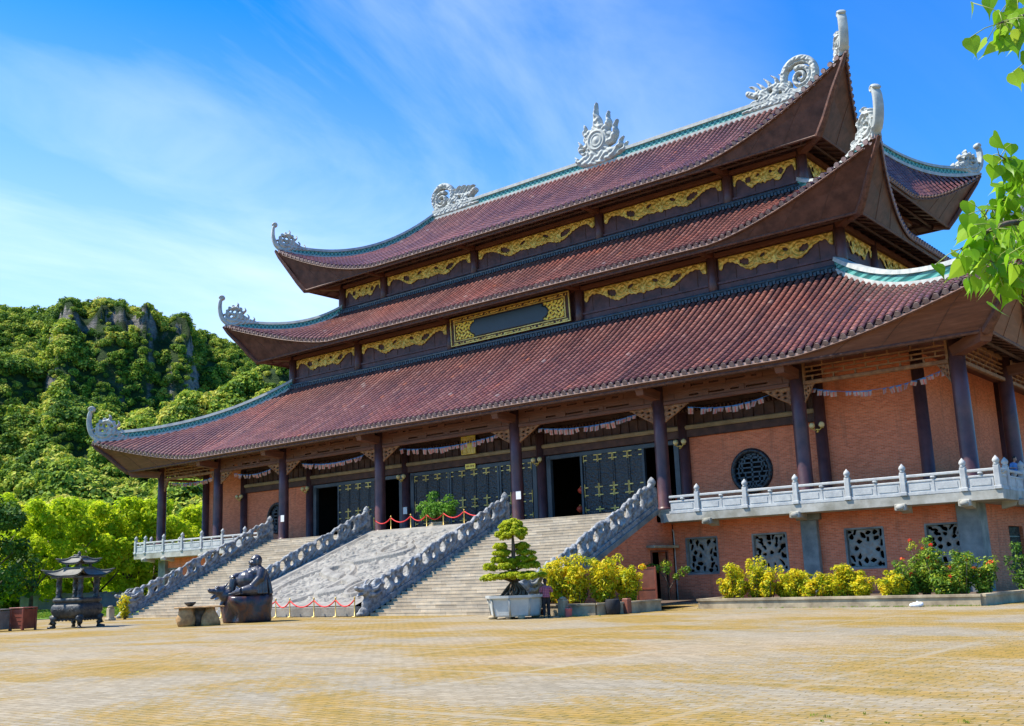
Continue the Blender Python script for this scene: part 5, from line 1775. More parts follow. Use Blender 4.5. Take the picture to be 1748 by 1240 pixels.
for (a0, a1) in ((59.0, 64.0),):
    p = np.array([*polar(radians(a0), 122), 0.]); q = np.array([*polar(radians(a1), 122), 0.])
    d = (q - p); L = np.linalg.norm(d); d /= L; o_ = np.array([-d[1], d[0], 0])
    b.obox((p + q) / 2 + np.array([0, 0, .75]), d, o_, (0, 0, 1), L / 2, .12, .75)
    b.obox((p + q) / 2 + np.array([0, 0, 1.55]), d, o_, (0, 0, 1), L / 2 + .1, .2, .06)
    for i in range(9):
        b.obox(p + d * L * i / 8 + np.array([0, 0, .85]), d, o_, (0, 0, 1), .2, .2, .85)
p0 = (*polar(radians(61.5), 122), 0)
tag(b.build('garden_wall', 'garden_render', None, p0, p0), 'low blue grey garden wall under the trees behind the lawn', 'wall')

def tree_parts(seed, h, rad, nl, L, tall=.8, low=.15):
    rr = random.Random(seed)
    b = MB()
    tips = []
    b.tube([(0, 0, -.1), (.05, 0, h * .14), (.0, .05, h * .3), (.1, 0, h * .55)], [.20, .16, .14, .07], 8)
    for k in range(7):
        a = 2 * pi * k / 7 + rr.uniform(-.3, .3); z0 = h * rr.uniform(.10, .42); l = rad * rr.uniform(.55, .85)
        p = [(0, 0, z0), (l * .5 * cos(a), l * .5 * sin(a), z0 + h * .16), (l * cos(a), l * sin(a), z0 + h * rr.uniform(.25, .38))]
        b.tube(p, [.09, .06, .02], 6); tips.append(p[2])
    cl = []
    for k in range(46):
        a = rr.uniform(0, 2 * pi); zt = rr.random(); z = h * (low + (1 - low - .05) * zt)
        env = rad * (1.0 - .75 * max(0, (zt - .45) / .55) ** 1.6) * (.78 + .22 * min(1, zt / .2))
        q = env * sqrt(rr.uniform(.25, 1)) * .92
        cl.append(((q * cos(a), q * sin(a), z), rr.uniform(.55, 1.05) * rad * .30))
    V, T = foliage(cl, nl // 46, L, L * .62, seed + 400, .9, .35, .6)
    return b, (V, T)
TP = []
for k, (h, rad) in enumerate(((9.0, 3.3), (8.4, 3.6), (9.6, 3.0))):
    b, (V, T) = tree_parts(20 + k, h, rad, 8200, .165)
    TP.append((b.mesh('trunk', 'bark'), leaf_mesh('crown', V, T, 'leaf_bright'), leaf_mesh('crown', V, T, 'leaf_dark')))
# azimuth, distance, template, leaf, scale, label
TREES = [
 (65.6, 108.5, 1, 1, 1.29, 'dark green bushy tree at the far left, behind the wooden boxes'),
 (63.6, 115.0, 2, 0, 1.15, 'bright green tree between the wooden boxes and the urn'),
 (67.2, 119.0, 0, 1, 1.35, 'dark tree cut by the left picture edge above the boxes'),
 (62.3, 122.0, 0, 0, 1.28, 'bright yellow green tree standing right behind the urn roof'),
 (60.7, 124.0, 1, 0, 1.31, 'bright yellow green tree just right of the urn roof'),
 (59.2, 126.0, 2, 0, 1.26, 'bright tree behind the foot of the leftmost dragon balustrade'),
 (57.9, 128.0, 0, 0, 1.31, 'bright tree behind the left end of the terrace railing'),
 (56.5, 132.0, 1, 0, 1.31, 'bright tree behind the far corner column of the temple'),
 (55.2, 137.0, 2, 0, 1.29, 'bright tree between the far corner column and the brick wall'),
 (64.9, 133.0, 2, 0, 1.37, 'tall bright tree rising behind the dark trees at the left'),
 (63.3, 137.0, 1, 0, 1.39, 'tall bright tree in the back row left of the urn roof'),
 (61.4, 139.0, 0, 0, 1.39, 'tall bright tree in the back row above the urn roof'),
 (58.6, 141.0, 1, 0, 1.34, 'tall bright tree in the back row above the railing end'),
 (66.6, 141.0, 0, 0, 1.41, 'tall bright tree in the back row at the left edge'),
]
for (az, D, k, lf, s, l) in TREES:
    x, y = polar(radians(az), D)
    e = empty('garden_tree', (x, y, 0), az * 7.3, l, 'tree', 'leafy trees left of the temple')
    e.scale = (s, s, s)
    put('trunk', TP[k][0], e); put('crown', TP[k][1 + lf], e)

# ------------------------------------------------------------------ shrubs and planting beds
def shrub(name, x, y, z, w, d, h, leaf, seed, label, cat='shrub', group=None, n=900, L=.085, dense=9, tops=0):
    rr = random.Random(seed)
    e = empty(name, (x, y, z), rr.uniform(0, 3), label, cat, group)
    b = MB(); cl = []
    for k in range(dense):
        a = rr.uniform(0, 2 * pi); q = sqrt(rr.random())
        px_, py_ = q * cos(a) * w * .42, q * sin(a) * d * .42
        hh = h * rr.uniform(.38, 1.0)
        b.tube([(px_ * .3, py_ * .3, -.05), (px_ * .7, py_ * .7, hh * .5), (px_, py_, hh * .92)], [.025, .018, .008], 5)
        for m in range(4):
            t = .30 + .68 * m / 3
            cl.append(((px_ * t + rr.uniform(-.08, .08), py_ * t + rr.uniform(-.08, .08), hh * t), rr.uniform(.17, .30) * (.6 + .25 * h)))
    V, T = foliage(cl, max(8, n // len(cl)), L, L * .42, seed, .85, .3, .7)
    b.build('stem', 'bark', e); put('foliage', leaf_mesh('foliage', V, T, leaf), e)
    return e, cl
CRO = [(17.5, -11.7, 1.9, 1.85, 'yellow croton bush nearest the standing woman'), (18.5, -11.6, 2.1, 2.1, 'tall yellow orange croton bush behind the stone post'), (19.6, -11.2, 2.0, 1.85, 'yellow green croton bush in the middle of the curved bed'), (20.4, -10.4, 1.7, 1.6, 'greener croton bush at the door end of the curved bed'), (18.7, -9.7, 1.7, 2.0, 'tallest croton bush at the back of the curved bed below the balustrade')]
for i, (x, y, w, h, l) in enumerate(CRO):
    shrub('croton_shrub', x, y, .32, w, 1.4, h, 'leaf_croton', 200 + i, l, 'shrub', 'croton bushes beside the stairs', 4200, .085, 18)
CR2 = [(23.9, -7.0, 2.1, 1.5, 'yellow croton bush at the left end of the long bed'), (25.3, -6.9, 1.7, 1.35, 'yellow croton bush second from the left in the long bed'), (26.7, -6.9, 1.8, 1.2, 'thin yellow croton bush below the second stone screen'), (27.8, -6.9, 1.3, 1.05, 'yellow croton bush before the cement pillar'), (28.6, -7.0, 1.2, 1.3, 'croton bush with one tall green shoot right of the cement pillar'), (29.5, -7.0, 1.0, .85, 'small sparse croton bush below the third stone screen'), (30.6, -7.0, 1.6, 1.1, 'yellow croton bush left of the red flowering shrubs')]
CR2 += [(24.6, -6.6, 1.4, 1.75, 'taller yellow croton shoots between the first two bushes of the long bed'), (26.0, -6.5, 1.5, 1.0, 'low croton bush filling the row left of the second stone screen'), (27.2, -7.2, 1.2, .8, 'low orange croton in front of the cement pillar'), (23.3, -6.6, .9, .95, 'small croton at the very left end of the long bed'), (29.0, -6.6, .8, 1.1, 'thin croton shoot against the brick right of the cement pillar'), (31.0, -7.3, 1.3, .85, 'low orange yellow croton at the front of the flowering group')]
for i, (x, y, w, h, l) in enumerate(CR2):
    shrub('croton_shrub', x, y, .28, w, 1.0, h, 'leaf_croton', 230 + i, l, 'shrub', 'croton bushes in the long bed', 2600, .075, 14)
IX = [(31.4, -6.9, 1.5, 1.35, 'green shrub with few red flowers at the left of the flowering group'), (31.85, -6.4, .7, 2.25, 'tall narrow flowering shoot in front of the last stone screen'), (32.6, -6.7, 2.0, 1.7, 'green shrub with red flowers below the last stone screen'), (33.4, -6.9, 1.9, 1.65, 'red flowering shrub in front of the corner pillar'), (34.1, -6.5, 1.6, 1.5, 'green shrub at the right end of the long bed'), (33.0, -7.3, 1.1, .9, 'low yellow green shrub at the front of the flowering group')]
flw = {}
for i, (x, y, w, h, l) in enumerate(IX):
    e, cl = shrub('ixora_shrub', x, y, .28, w, 1.2, h, 'leaf_ixora', 260 + i, l, 'shrub', 'flowering shrubs at the corner', 3200, .070, 16)
    rg = np.random.default_rng(i)
    fc = [((c[0] + rg.normal(0, .05), c[1] + rg.normal(0, .05), c[2] + r * .9), .085) for (c, r) in [cl[j] for j in rg.choice(len(cl), 10, replace=False)]]
    V, T = foliage(fc, 26, .035, .025, 300 + i, .7, .5, .4)
    put('flower', leaf_mesh('flower', V, T, 'petal'), e)
shrub('ixora_shrub', 35.0, -2.6, 0, 2.2, 2.6, 2.2, 'leaf_dark', 290, 'dark green shrub in the shade beyond the corner pillar', 'shrub', None, 2200, .10, 14)
shrub('croton_shrub', -13.3, -14.3, .0, .9, .9, 1.45, 'leaf_croton', 292, 'small yellow croton at the foot of the leftmost dragon balustrade', 'shrub', None, 700, .09, 8)
# young tree by the little doorway
e = empty('young_tree', (18.4, -3.6, .2), 0, 'young thin tree leaning across the small doorway', 'tree')
b = MB(); b.tube([(0, 0, -.1), (-.05, 0, .5), (.25, .1, 1.0), (.7, .2, 1.35)], [.05, .04, .03, .015], 6); b.tube([(-.03, 0, .6), (-.2, 0, 1.2), (-.15, 0, 1.8)], [.03, .025, .012], 6); b.tube([(-.15, 0, 1.0), (-.6, .1, 1.5), (-1.1, .1, 1.7)], [.025, .018, .01], 6)
b.build('trunk', 'bark', e)
V, T = foliage([((.7, .2, 1.4), .28), ((.95, .2, 1.5), .2), ((-.15, 0, 1.8), .3), ((-.1, 0, 1.5), .25), ((-1.1, .1, 1.7), .28), ((-.7, .1, 1.6), .22), ((.35, .1, 1.15), .18)], 46, .085, .045, 77)
put('crown', leaf_mesh('crown', V, T, 'leaf_ixora'), e)

def kerb_line(pts, h, w, cap, name, label, mat='kerb_stone'):
    b = MB()
    for p, q in zip(pts[:-1], pts[1:]):
        p = np.array([*p, 0.]); q = np.array([*q, 0.]); d = q - p; L = np.linalg.norm(d); d /= L; o_ = np.array([-d[1], d[0], 0])
        b.obox((p + q) / 2 + np.array([0, 0, h / 2 - .03]), d, o_, (0, 0, 1), L / 2, w / 2, h / 2)
        b.obox((p + q) / 2 + np.array([0, 0, h + cap / 2 - .028]), d, o_, (0, 0, 1), L / 2 + .03, w / 2 + .05, cap / 2)
    m = (*pts[0], 0)
    return tag(b.build(name, mat, None, m, m), label, 'kerb')
k1 = kerb_line([(18.3, -13.55), (19.4, -13.7), (20.6, -13.2), (21.25, -11.9), (21.3, -9.4)], .44, .24, .07, 'planter_kerb', 'curved stained kerb of the croton bed beside the stairs')
k2 = kerb_line([(22.6, -5.0), (22.7, -8.2), (34.4, -8.2), (34.9, -3.4)], .36, .28, .09, 'planter_kerb', 'long low kerb of the flower bed below the stone screens')
b = MB(); b.add([(16.7, -13.3, .28), (19.3, -13.6, .28), (20.5, -13.1, .28), (21.15, -11.8, .28), (21.2, -9.2, .28), (20.5, -5, .28), (16.7, -5, .28)], [tuple(range(7))])
tag(b.build('soil', 'soil'), kind='structure')
b = MB(); b.add([(22.7, -8.1, .26), (34.3, -8.1, .26), (34.8, -3.4, .26), (33.5, .1, .26), (22.7, .1, .26)], [tuple(range(5))])
tag(b.build('soil', 'soil'), kind='structure')

b = MB(); b.cbox(-.19, .19, -.16, .16, 0, .70, .05); b.lathe([(.17, .70), (.12, .77), (.02, .80)], n=10)
tag(b.build('stone_post', 'kerb_stone', None, (19.66, -14.2, 0)), 'short square stone post beside the pink bin', 'post')
b = MB(); b.cbox(-.18, .18, -.18, .18, 0, .72, .04); b.cbox(-.24, .24, -.24, .24, 0, .16, .03); b.lathe([(.15, .72), (.2, .78), (.1, .86)], n=8)
tag(b.build('stone_post', 'kerb_stone', None, (-12.9, -15.5, 0)), 'short stone post at the foot of the leftmost dragon balustrade', 'post')
b = MB(); b.cbox(-.15, .15, -.15, .15, 0, .62, .03)
tag(b.build('kerb_pier', 'rust_sheet', None, (21.35, -12.0, 0)), 'reddish pier on the curved kerb right of the crotons', 'post')
b = MB().lathe([(.26, 0), (.30, .06), (.33, .35), (.30, .58), (.27, .62), (.24, .62), (.26, .5)], n=16)
tag(b.build('clay_barrel', 'black_cloth', None, (21.15, -12.75, 0)), 'dark barrel standing against the curved kerb', 'barrel')
b = MB(); b.lathe([(.12, 0), (.135, .02), (.15, .30), (.16, .31), (.16, .33), (.14, .33), (.13, .04)], n=14); b.tube([(-.15, 0, .31), (-.1, .0, .42), (.1, 0, .42), (.15, 0, .31)], .008, 5)
tag(b.build('plastic_bin', 'bin_pink', None, (20.05, -14.35, 0)), 'small pink plastic bin beside the stone post', 'bin')
gt = empty('sheet_gate', (20.55, -9.1, 0), radians(14), 'rust brown sheet gate standing ajar before the small doorway', 'gate')
b = MB(); b.box(-.40, .40, -.02, .02, .10, 1.80); b.build('sheet', 'rust_sheet', gt)
b = MB(); b.cbox(-.47, -.40, -.035, .035, .0, 1.9, .01); b.cbox(.40, .47, -.035, .035, .0, 1.9, .01); b.box(-.40, .40, -.03, .03, 1.80, 1.87); b.box(-.40, .40, -.03, .03, .06, .12); b.box(-.40, .40, -.035, -.021, .9, .96); b.build('frame', 'box_wood', gt)
b = MB(); b.ell((0, 0, .08), (.24, .17, .10), 12, 8); b.ell((.14, .05, .10), (.12, .12, .09), 10, 6); b.ell((-.15, -.02, .07), (.12, .13, .08), 10, 6); b.tube([(.02, 0, .15), (.05, 0, .2), (.0, .02, .24)], [.05, .03, .015], 6)
tag(remesh(b.build('plastic_bag', 'white_plastic', None, (32.2, -8.75, 0)), .022, 1), 'crumpled white plastic bag lying at the long kerb', 'bag')

# dry tufts on the plaza
def tufts():
    rg = np.random.default_rng(5)
    VV = []; TT = []
    spots = [(36.2 + rg.normal(0, .05), 0, 0)]
    cs = []
    for (cx, cy, sx, sy, n) in ((41.6, -37.6, .5, .4, 25), (32.0, -8.55, 1.2, .07, 70), (28.0, -8.5, 2.5, .06, 60), (33.9, -8.55, .4, .08, 30), (19.3, -14.3, 1.2, .15, 40)):
        cs += [(cx + rg.normal(0, sx), cy + rg.normal(0, sy)) for _ in range(n if cy > -20 else n // 3)]
    for (x, y) in cs:
        k = rg.integers(6, 14); s = rg.uniform(.25, .9) * (1.0 if y > -20 else .75)
        P = np.stack([x + rg.normal(0, .05 * s, k), y + rg.normal(0, .05 * s, k), np.full(k, .035 * s)], 1)
        Nm = np.stack([rg.normal(size=k), rg.normal(size=k), rg.normal(scale=.25, size=k)], 1); Nm /= np.linalg.norm(Nm, axis=1)[:, None]
        t = np.cross(Nm, np.stack([rg.normal(scale=.5, size=k), rg.normal(scale=.5, size=k), np.ones(k)], 1)); t /= np.linalg.norm(t, axis=1)[:, None]
        up = np.cross(t, Nm); up *= np.sign(up[:, 2:3] + 1e-6)
        L = .055 * s * rg.uniform(.6, 1.4, (k, 1)); W = .006
        VV.append(np.stack([P - up * L * .6, P + t * W, P + up * L, P - t * W], 1).reshape(-1, 3)); TT.append(np.repeat(rg.random(k), 4))
    V = np.concatenate(VV)
    tag(put('weeds', leaf_mesh('weeds', V, np.concatenate(TT), 'grass_blade')), 'small tufts of grass in the paving joints and along the kerb', 'weeds', None, 'stuff')
tufts()

# ------------------------------------------------------------------ potted bonsai
bo = empty('potted_bonsai', (18.14, -15.45, 0), radians(5), 'large tiered bonsai tree in a pale octagonal pot before the right flight', 'bonsai')
n = 8
def octo(r, z, a0=pi / 8): return [(r * cos(a0 + 2 * pi * k / 8), r * sin(a0 + 2 * pi * k / 8), z) for k in range(8)]
b = MB()
rings = [octo(.98, .10), octo(1.02, .16), octo(1.12, .78), octo(1.16, .82), octo(1.24, .84), octo(1.25, .94), octo(1.12, .94), octo(1.08, .86)]
b.add([p for r in rings for p in r], [(i * 8 + k, i * 8 + (k + 1) % 8, (i + 1) * 8 + (k + 1) % 8, (i + 1) * 8 + k) for i in range(7) for k in range(8)] + [tuple(range(8))])
pot = b.build('pot', 'pot_stone', bo)
b = MB()
for k in range(8):
    a = pi / 8 + 2 * pi * k / 8
    b.tube([(1.0 * cos(a), 1.0 * sin(a), .12), (1.14 * cos(a), 1.14 * sin(a), .82)], .045, 6)
b.build('rib', 'concrete', pot)
b = MB(); b.add(octo(1.09, .88), [tuple(range(8))]); b.build('soil', 'soil', bo)
for (x, y, r) in ((-.75, -.55, .22), (.7, -.6, .16), (.2, -.8, .14), (.6, .6, .2), (-.6, .6, .2)):
    put('foot_stone', MB().ell((0, 0, .07), (r, r * .8, .09), 10, 6).mesh('foot_stone', 'kerb_stone'), bo, (x, y, 0))
b = MB(); rr = random.Random(4)
b.tube([(0, 0, .9), (.03, 0, 1.5), (-.02, .02, 2.2), (.02, 0, 2.9), (0, 0, 3.5)], [.16, .12, .10, .075, .04], 9)
for k in range(26):
    a = rr.uniform(0, 2 * pi); q = rr.uniform(.3, .75)
    b.tube([(q * cos(a), q * sin(a), .86), (q * .75 * cos(a + .3), q * .75 * sin(a + .3), 1.12), (q * .3 * cos(a + .2), q * .3 * sin(a + .2), 1.4), (0, 0, 1.62)], [.05, .035, .04, .05], 6)
V_ = Vector((.771, .636, 0))   # across the view
PADS = [(-.55, 2.92, .30, .13), (.34, 2.92, .34, .13), (-.48, 2.64, .36, .12), (.52, 2.66, .38, .12), (-.58, 2.38, .38, .12), (.56, 2.38, .42, .12), (-.62, 2.10, .62, .15), (.55, 2.12, .54, .14), (-.05, 2.30, .28, .10)]
cl = []
for (dx, z, hw, th) in PADS:
    b.tube([(0, 0, z - .22), (V_.x * dx * .6, V_.y * dx * .6, z - .10), (V_.x * dx, V_.y * dx, z - .06)], [.045, .03, .015], 6)
    for m in range(15):
        a = rr.uniform(0, 2 * pi); q = sqrt(rr.random()) * hw * .85
        cl.append(((V_.x * dx + q * cos(a), V_.y * dx + q * sin(a), z + rr.uniform(-.06, .06)), th * 1.25))
for k in range(74):
    a = rr.uniform(0, 2 * pi); q = sqrt(rr.random()) * 1.26
    cl.append(((q * cos(a), q * sin(a), 1.76 + rr.uniform(-.07, .06) - .08 * (q / 1.3) ** 2), rr.uniform(.13, .19)))
for k in range(90):
    a = rr.uniform(0, 2 * pi); t = rr.random(); q = .66 * sqrt(max(0, 1 - t ** 1.6)) * sqrt(rr.uniform(.3, 1))
    cl.append(((q * cos(a), q * sin(a), 3.27 + .72 * t), .15))
for k in range(8):
    a = 2 * pi * k / 8
    b.tube([(0, 0, 1.45), (.5 * cos(a), .5 * sin(a), 1.62), (1.1 * cos(a), 1.1 * sin(a), 1.68)], [.05, .03, .015], 6)
b.build('trunk', 'bark', bo)
V, T = foliage(cl, 210, .042, .028, 31, .66, .6, .7)
put('foliage', leaf_mesh('foliage', V, T, 'leaf_bonsai'), bo)

# potted tree on the terrace
pt = empty('potted_tree', (-.05, -.55, H), 0, 'bushy bright green potted tree before the closed middle doors', 'potted tree')
b = MB(); b.cbox(-.62, .62, -.4, .4, 0, .22, .04); b.cbox(-.55, .55, -.33, .33, .22, .36, .04); b.build('pot', 'kerb_stone', pt)
b = MB(); cl = []
rr = random.Random(9)
for k in range(9):
    a = 2 * pi * k / 9; l = rr.uniform(.7, 1.7); z = rr.uniform(1.0, 2.0) * (1.0 - .12 * l)
    b.tube([(.1 * cos(a), .06 * sin(a), .3), (.4 * l * cos(a), .25 * l * sin(a), z * .6), (l * cos(a), .5 * l * sin(a), z)], [.05, .035, .012], 6)
    for m in range(6):
        cl.append(((l * cos(a) * rr.uniform(.5, 1.05) + rr.uniform(-.2, .2), .5 * l * sin(a) * rr.uniform(.5, 1) + rr.uniform(-.2, .2), z * rr.uniform(.7, 1.1)), rr.uniform(.22, .36)))
cl += [((-.6, 0, 2.0), .36), ((-.3, 0, 2.1), .3), ((.9, 0, 1.75), .36), ((-1.3, 0, 1.5), .34), ((0.3, 0, 1.4), .4), ((1.35, 0, 1.35), .32)]
b.build('trunk', 'bark', pt)
V, T = foliage(cl, 110, .075, .045, 41, .9, .3, .6)
put('crown', leaf_mesh('crown', V, T, 'leaf_ficus'), pt)

# ------------------------------------------------------------------ bronze urn
ur = empty('incense_urn', (-4.82, -21.99, 0), radians(23.8), 'dark bronze incense urn on four legs under a double curved roof', 'urn')
def sq(r, z, rnd=.25, n=6):
    out = []
    for k in range(4):
        cx, cy = ((1, 1), (-1, 1), (-1, -1), (1, -1))[k]
        for i in range(n):
            a = pi / 2 * k + pi / 2 * i / (n - 1)
            out.append((cx * r * (1 - rnd) + rnd * r * cos(a), cy * r * (1 - rnd) + rnd * r * sin(a), z))
    return out
def sqloft(prof, rnd=.25):
    b = MB(); R_ = [sq(r, z, rnd) for r, z in prof]; m = len(R_[0])
    b.add([p for r in R_ for p in r], [(i * m + k, i * m + (k + 1) % m, (i + 1) * m + (k + 1) % m, (i + 1) * m + k) for i in range(len(R_) - 1) for k in range(m)] + [tuple(range(m))[::-1], tuple(range((len(R_) - 1) * m, len(R_) * m))], True)
    return b
body = sqloft([(.55, .42), (.72, .46), (.86, .62), (.93, .80), (.94, .95), (.90, 1.10), (.80, 1.19), (.78, 1.22), (.84, 1.25), (.88, 1.27), (.88, 1.42), (.84, 1.45), (.70, 1.45), (.68, 1.30)], .28).build('bowl', 'bronze_dark', ur)
b = MB(); rr = random.Random(3)
for f in range(4):
    ca, sa = cos(f * pi / 2), sin(f * pi / 2)
    for k in range(90):
        u = rr.uniform(-.68, .68); z = rr.uniform(.62, 1.08); d = .925 - .35 * abs(z - .9)
        b.ell((ca * d - sa * u, sa * d + ca * u, z), (.05, .05, .04), 6, 4)
    for k in range(12):
        u = -.6 + 1.2 * k / 11
        b.ell((ca * .70 - sa * u, sa * .70 + ca * u, .43 - .04 * (k % 2)), (.07, .07, .06), 6, 4)
b.build('relief_band', 'bronze_dark', body)
for sx, sy in ((1, 1), (1, -1), (-1, 1), (-1, -1)):
    b = MB(); q = sqrt(.5)
    pts = [(.62, .56), (.78, .44), (.80, .30), (.66, .20), (.66, .10), (.78, .03), (.90, .03)]
    b.tube([(sx * r * 1.05, sy * r * 1.05, z) for r, z in pts], [.20, .19, .14, .10, .09, .10, .06], 9)
    b.build('leg', 'bronze_dark', ur)
    b = MB(); b.lathe([(.15, 1.42), (.17, 1.50), (.12, 1.58), (.12, 2.3), (.15, 2.46), (.17, 2.56)], (sx * .62, sy * .62, 0), 12)
    for z in np.arange(1.65, 2.4, .09):
        b.tube([(sx * .62 + .13 * cos(z * 16 + k), sy * .62 + .13 * sin(z * 16 + k), z + .012 * k) for k in range(5)], .03, 5)
    b.build('post', 'bronze_dark', ur)
def urn_roof(r0, z0, r1, z1, lift, name, flare):
    b = MB(); n = 16; m = 8
    for f in range(4):
        ca, sa = cos(f * pi / 2), sin(f * pi / 2)
        for lay, off in ((0, 0), (1, -.07)):
            g = []
            for i in range(m + 1):
                t = i / m
                for k in range(n + 1):
                    u = -1 + 2 * k / n
                    hw = r1 + (r0 - r1) * t + flare * abs(u) ** 4 * t * t
                    z = z1 + (z0 - z1) * t * (1.35 - .35 * t) + lift * abs(u) ** 4.5 * t ** 2 + off
                    x = hw; y = u * hw
                    g.append((ca * x - sa * y, sa * x + ca * y, z))
            b.add(g, [(i * (n + 1) + k, i * (n + 1) + k + 1, (i + 1) * (n + 1) + k + 1, (i + 1) * (n + 1) + k) for i in range(m) for k in range(n)], True)
        hp = [((r1 + (r0 - r1) * t + flare * t * t) * (1), z1 + (z0 - z1) * t * (1.35 - .35 * t) + lift * t ** 2 + .02) for t in np.linspace(0, 1.06, 10)]
        q1, q2 = ((1, 1), (-1, 1), (-1, -1), (1, -1))[f]
        b.tube([(q1 * r, q2 * r, z) for r, z in hp], [.045] * 9 + [.02], 6)
    for x in (-r1, r1):
        b.tube([(x, -r1, z1 + .02), (x, r1, z1 + .02)], .05, 6); b.tube([(-r1, x, z1 + .02), (r1, x, z1 + .02)], .05, 6)
    b.build(name, 'bronze_roof', ur)
urn_roof(.98, 2.56, .50, 2.90, .26, 'lower_canopy', .20)
urn_roof(.60, 3.18, .26, 3.44, .18, 'upper_canopy', .14)
for sx, sy in ((1, 1), (1, -1), (-1, 1), (-1, -1)):
    b = MB(); b.cbox(sx * .38 - .06, sx * .38 + .06, sy * .38 - .06, sy * .38 + .06, 2.84, 3.24, .01); b.build('small_post', 'bronze_dark', ur)
b = MB(); b.box(-.92, .92, -.92, .92, 2.44, 2.50); b.build('canopy_frame', 'bronze_dark', ur)
b = MB(); b.lathe([(.10, 3.42), (.14, 3.5), (.06, 3.56), (.10, 3.62), (.02, 3.76)], n=10); b.tube([(-.2, -.24, 3.46), (-.1, -.24, 3.55), (.1, -.24, 3.52), (.2, -.24, 3.56)], .05, 6); b.build('finial', 'bronze_dark', ur)

# wooden boxes at the left edge
for (x, y, mat, l, s) in ((-5.94, -24.15, 'box_wood', 'reddish brown wooden bin at the left edge', 1), (-6.45, -25.1, 'box_grey', 'weathered grey wooden bin beside the reddish one', .96)):
    e = empty('wooden_bin', (x, y, 0), radians(18), l, 'bin')
    b = MB(); w = .40 * s
    b.cbox(-w, w, -w, w, .08, 1.02 * s, .02)
    for sx in (-1, 1):
        for sy in (-1, 1): b.cbox(sx * w - .05, sx * w + .05, sy * w - .05, sy * w + .05, 0, 1.05 * s, .01)
    for k in range(1, 5):
        z = .08 + .19 * k
        for sg in (-1, 1):
            b.box(-w + .05, w - .05, sg * w - .012, sg * w + .012, z, z + .03); b.box(sg * w - .012, sg * w + .012, -w + .05, w - .05, z, z + .03)
    b.build('case', mat, e)
    b = MB(); b.cbox(-w - .06, w + .06, -w - .06, w + .06, 1.05 * s, 1.10 * s, .015); b.build('lid', mat, e)
e = empty('potted_plant', (-6.55, -25.35, 1.07), 0, 'small red flowering plant in a pot on the grey bin', 'potted plant')
MB().lathe([(.10, 0), (.14, .16), (.15, .18)], n=12).build('pot', 'rust_sheet', e)
V, T = foliage([((0, 0, .3), .17), ((.1, 0, .38), .1)], 60, .05, .03, 61); put('foliage', leaf_mesh('foliage', V, T, 'leaf_ixora'), e)
V, T = foliage([((.08, -.03, .42), .06), ((-.08, 0, .4), .05)], 20, .03, .02, 62); put('flower', leaf_mesh('flower', V, T, 'petal'), e)

# log table with a bowl
tb_ = empty('log_table', (3.62, -20.63, 0), atan2(.80, .60) , 'rustic slab table on two carved stump legs, left of the statue', 'table')
b = MB()
n = 26; top = []
rr = random.Random(8)
edge = [(1.12 * cos(2 * pi * k / n) * (1 - .12 * abs(sin(2 * pi * k / n))) + rr.uniform(-.03, .03), .50 * np.sign(sin(2 * pi * k / n)) * abs(sin(2 * pi * k / n)) ** .6 + rr.uniform(-.04, .04)) for k in range(n)]
b.add([(x, y, .81) for x, y in edge] + [(x * 1.01, y * 1.02, .85) for x, y in edge] + [(x * .97, y * .95, .88) for x, y in edge], [(i * n + k, i * n + (k + 1) % n, (i + 1) * n + (k + 1) % n, (i + 1) * n + k) for i in (0, 1) for k in range(n)] + [tuple(range(n))[::-1], tuple(range(2 * n, 3 * n))])
b.build('slab_top', 'log_wood', tb_)
for (x, y, flip, m) in ((-.55, -.05, 1, 'log_wood'), (.50, -.1, 0, 'log_wood'), (.02, .22, 1, 'bark')):
    b = MB()
    prof = [(.34, 0), (.40, .12), (.44, .35), (.36, .55), (.34, .81)] if flip else [(.42, 0), (.43, .15), (.36, .4), (.24, .65), (.20, .81)]
    vs = []; nn_ = 14
    for r, z in prof:
        for k in range(nn_):
            a = 2 * pi * k / nn_
            q = r * (1 + .12 * sin(3 * a + z * 3 + x * 5) + rr.uniform(-.05, .05))
            vs.append((x + q * cos(a), y + q * sin(a) * .8, z))
    b.add(vs, [(i * nn_ + k, i * nn_ + (k + 1) % nn_, (i + 1) * nn_ + (k + 1) % nn_, (i + 1) * nn_ + k) for i in range(len(prof) - 1) for k in range(nn_)] + [tuple(range(nn_))[::-1], tuple(range(4 * nn_, 5 * nn_))], True)
    b.build('stump_leg', m, tb_)
b = MB(); b.lathe([(.10, 0), (.12, .02), (.24, .12), (.27, .20), (.25, .20), (.2, .11), (.02, .06)], n=18)
bp = tb_.matrix_basis
tag(b.build('stone_bowl', 'bronze_dark', None, (3.62 - .42 * .60, -20.63 - .42 * .80, .888)), 'dark round bowl standing on the log table', 'bowl')

